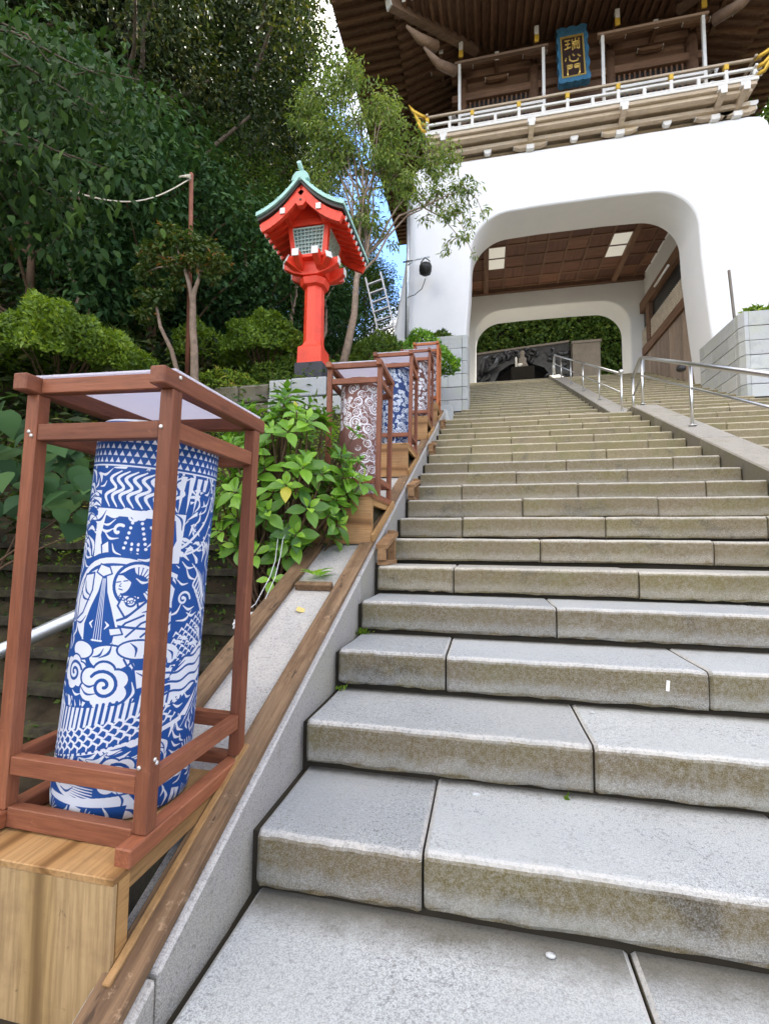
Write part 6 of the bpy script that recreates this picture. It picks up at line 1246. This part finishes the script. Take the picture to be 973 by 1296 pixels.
for i, (c, u) in enumerate(whorls):
    d = (Vector((u.x * 0.8, u.y * 0.8, 0.55 + 0.4 * u.z)) + Vector((0, -0.15, 0))).normalized(); base = c - b0
    root = Vector((rr.uniform(-.15, .15), rr.uniform(-.15, .15), -0.15)); m.tube(limb_pts(root, base, 5, 0.03, rr, 0.03), [0.011, 0.010, 0.009, 0.008, 0.006, 0.004], 5, caps=False)
    s1 = d.cross(Vector((0, 0, 1)));
    if s1.length < .1: s1 = Vector((1, 0, 0))
    s1.normalize(); s2 = d.cross(s1); k0 = rr.uniform(0, 6.28); size = rr.uniform(0.070, 0.135)
    for q in range(7):
        if q < 4: a = k0 + q * math.pi / 2; tilt = rr.uniform(0.05, 0.4); back = -0.012; L = size * rr.uniform(0.9, 1.2)
        else: a = k0 + 0.8 + q * 2.09; tilt = rr.uniform(0.7, 1.3); back = 0.01; L = size * rr.uniform(.45, .7)
        rad_ = s1 * math.cos(a) + s2 * math.sin(a); ax = (rad_ * math.cos(tilt) + d * math.sin(tilt)).normalized(); no = (d * math.cos(tilt) - rad_ * math.sin(tilt))
        ti = rr.choice((1, 2, 3, 3)) if q < 4 else rr.choice((3, 4, 5)); 
        if u.z < -0.2 and q < 4: ti = rr.choice((0, 1, 1))
        me_ = LY if rr.random() < 0.012 else LH[ti]
        if nl < 300: place_leaf(me_, hy, base + d * back + rad_ * 0.008, ax, no, L); nl += 1
        else: stuffC.append((base + d * back, ax, no, L))
m.build('stems', M['twig'], hy)
if stuffC:
    C = np.array([q[0] for q in stuffC]); o = link('leaves', leaf_mesh('leaves', C, np.array([q[1] for q in stuffC]), np.array([q[2] for q in stuffC]), np.array([q[3] for q in stuffC]), np.array([q[3] * .55 for q in stuffC]), M['leaf_hyd'], np.random.default_rng(4).uniform(.05, .6, len(C))), hy); o['kind'] = 'stuff'
sp = empty('leaf_sprig', 'fresh green hydrangea sprig lying on the coping by the short batten', 'sprig', (-0.225, 1.12, fz(1.12) + 0.02))
for q in range(9):
    a = q * 0.75 + 0.3; place_leaf(LH[2 + q % 4], sp, (0.02 * math.cos(a), 0.02 * math.sin(a), 0.01 + .004 * q), (math.cos(a), math.sin(a), 0.45 + 0.05 * (q % 3)), (-.3 * math.cos(a), -.3 * math.sin(a), 1), rr.uniform(.06, .10))
fl_ = empty('fallen_leaf', 'pale yellow fallen leaf lying on the coping between the boards', 'leaf', (-0.20, 0.86, fz(0.86) + 0.004), (math.atan(SLP), 0, 0.8)); place_leaf(big_leaf('blade', plain('yellow_leaf', (0.55, 0.45, 0.16), 0.7), .5, HT, .03, .03), fl_, (0, 0, 0), (0, 1, 0), (0, 0, 1), 0.05, 'blade')
LB = [big_leaf('leaf', M['leaf_blue'], t, HT, c, .08) for t, c in ((.2, .3), (.4, .22), (.55, .35), (.75, .25))]
vb = empty('broad_leaved_shrub', 'broad leaved shrub with big heart shaped blue green leaves left of the nearest frame', 'shrub', (-2.15, 1.35, 0.5)); b0 = Vector(vb.location); rr = random.Random(44); m = MB()
spots = []
for i in range(110):
    x = rr.uniform(-2.75, -1.45); hi_ = 2.02 - (x + 2.6) * 0.62; z = hi_ - rr.random() ** 1.6 * (0.75 if x < -2.2 else 0.4); spots.append(Vector((x, 1.15 + rr.uniform(-.25, .3), z)))
spots += [Vector((-1.75 + rr.uniform(-.45, .25), 1.75 + rr.uniform(-.2, .3), rr.uniform(0.95, 1.35))) for _ in range(16)]
for p in spots:
    base = p - b0; a = rr.uniform(0, 6.28); ax = Vector((0.5 * math.cos(a) + 0.25, 0.5 * math.sin(a) - 0.5, -0.55 + rr.uniform(-.3, .3))); place_leaf(rr.choice(LB), vb, base, ax, Vector((0.15, -0.45, 1.0)) + Vector((rr.uniform(-.4, .4), rr.uniform(-.4, .4), 0)), rr.uniform(.085, .165))
    if rr.random() < .05: m.tube(limb_pts((rr.uniform(-.9, -.5), rr.uniform(-.1, .2), 0.1), base, 4, .05, rr, .1), [0.011, .009, .007, .005, .003], 5, caps=False)
m.build('stems', M['twig'], vb)
# overhanging branch of a near tree at the upper left
LM = [big_leaf('leaf', M['leaf_deep'], t, [(0, .02), (.15, .34), (.4, .52), (.65, .46), (.85, .24), (1, .01)], c, .1) for t, c in ((.15, .3), (.3, .2), (.45, .35), (.65, .2), (.9, .3))]
ov = empty('overhanging_tree', 'near tree out to the left whose leafy branches hang over the upper left corner', 'tree', (-3.9, 0.6, gz(-3.9, 0.6))); b0 = Vector(ov.location); rr = random.Random(52); m = MB()
tk = limb_pts((0, 0, -0.4), (0.3, 0.2, 4.2), 6, 0.1, rr); m.tube(tk, [.16, .15, .14, .13, .11, .09, .06], 9, caps=False); pos = []
ends = [(-1.95, 1.35, 4.0), (-2.05, 1.2, 3.55), (-2.0, 1.5, 3.7), (-2.3, 1.3, 4.3), (-2.45, 1.3, 3.5), (-2.35, 1.6, 3.4), (-2.6, 1.6, 3.8), (-2.2, 1.7, 4.3), (-1.9, 1.6, 4.5), (-2.75, 1.5, 4.3), (-2.2, 1.45, 3.35), (-2.6, 1.3, 3.3), (-1.95, 1.4, 4.3)]
for e_ in ends:
    e = Vector(e_) - b0; p = limb_pts(tk[rr.choice((4, 5, 6))], e, 6, 0.10, rr, 0.15); m.tube(p, [.016, .014, .012, .010, .008, .006, .003], 6, caps=False)
    for q in range(260):
        t = rr.uniform(0.35, 1.05); i_ = min(5, int(t * 6)); c = p[i_].lerp(p[i_ + 1], min(1.2, t * 6 - i_)) + Vector((rr.uniform(-.30, .30), rr.uniform(-.30, .30), rr.uniform(-.38, .16))); pos.append(c)
pos.sort(key=lambda c: (c + b0 - Vector((CX, CY, CZ))).length); far = []
for i, c in enumerate(pos):
    ax = Vector((rr.uniform(-.6, .7), rr.uniform(-.7, .4), -0.75 + rr.uniform(-.3, .4))); no = Vector((rr.uniform(-.5, .6), -0.5 + rr.uniform(-.4, .4), .8)); L = rr.uniform(.055, .105)
    if i < 290: place_leaf(rr.choice(LM), ov, c, ax, no, L)
    else: far.append((c, ax, no, L))
m.build('branches', M['bark'], ov)
if far:
    o = link('leaves', leaf_mesh('leaves', np.array([q[0] for q in far]), np.array([q[1] for q in far]), np.array([q[2] for q in far]), np.array([q[3] for q in far]), np.array([q[3] * .5 for q in far]), M['leaf_deep'], np.random.default_rng(6).uniform(.1, .7, len(far))), ov); o['kind'] = 'stuff'
# weeds in the joints of the steps
rg = np.random.default_rng(90); Cs = []
for (x, y, z, n, s_) in ((0.02, 3 * D - 0.01, 3 * H, 26, .02), (0.04, 3 * D + 0.0, 3 * H + .01, 14, .03), (0.03, 2 * D - .01, 2 * H, 8, .012), (0.01, 9 * D - .02, 9 * H, 14, .03), (0.9, D - .008, H, 6, .008), (2.0, 3 * D - .008, 3 * H, 6, .008)):
    Cs.append(np.array([x, y, z]) + rg.normal(size=(n, 3)) * np.array([s_, .006, .004]))
C = np.concatenate(Cs); n = len(C); ll = rg.uniform(.012, .03, n)
tag(link('joint_weeds', leaf_mesh('joint_weeds', C, nrm(unit(n, rg) * .5 + np.array([0.3, -.4, .9])), nrm(unit(n, rg) + np.array([0, -.3, .5])), ll, ll * .6, M['leaf_bright'], rg.uniform(.1, .6, n))), kind='stuff')
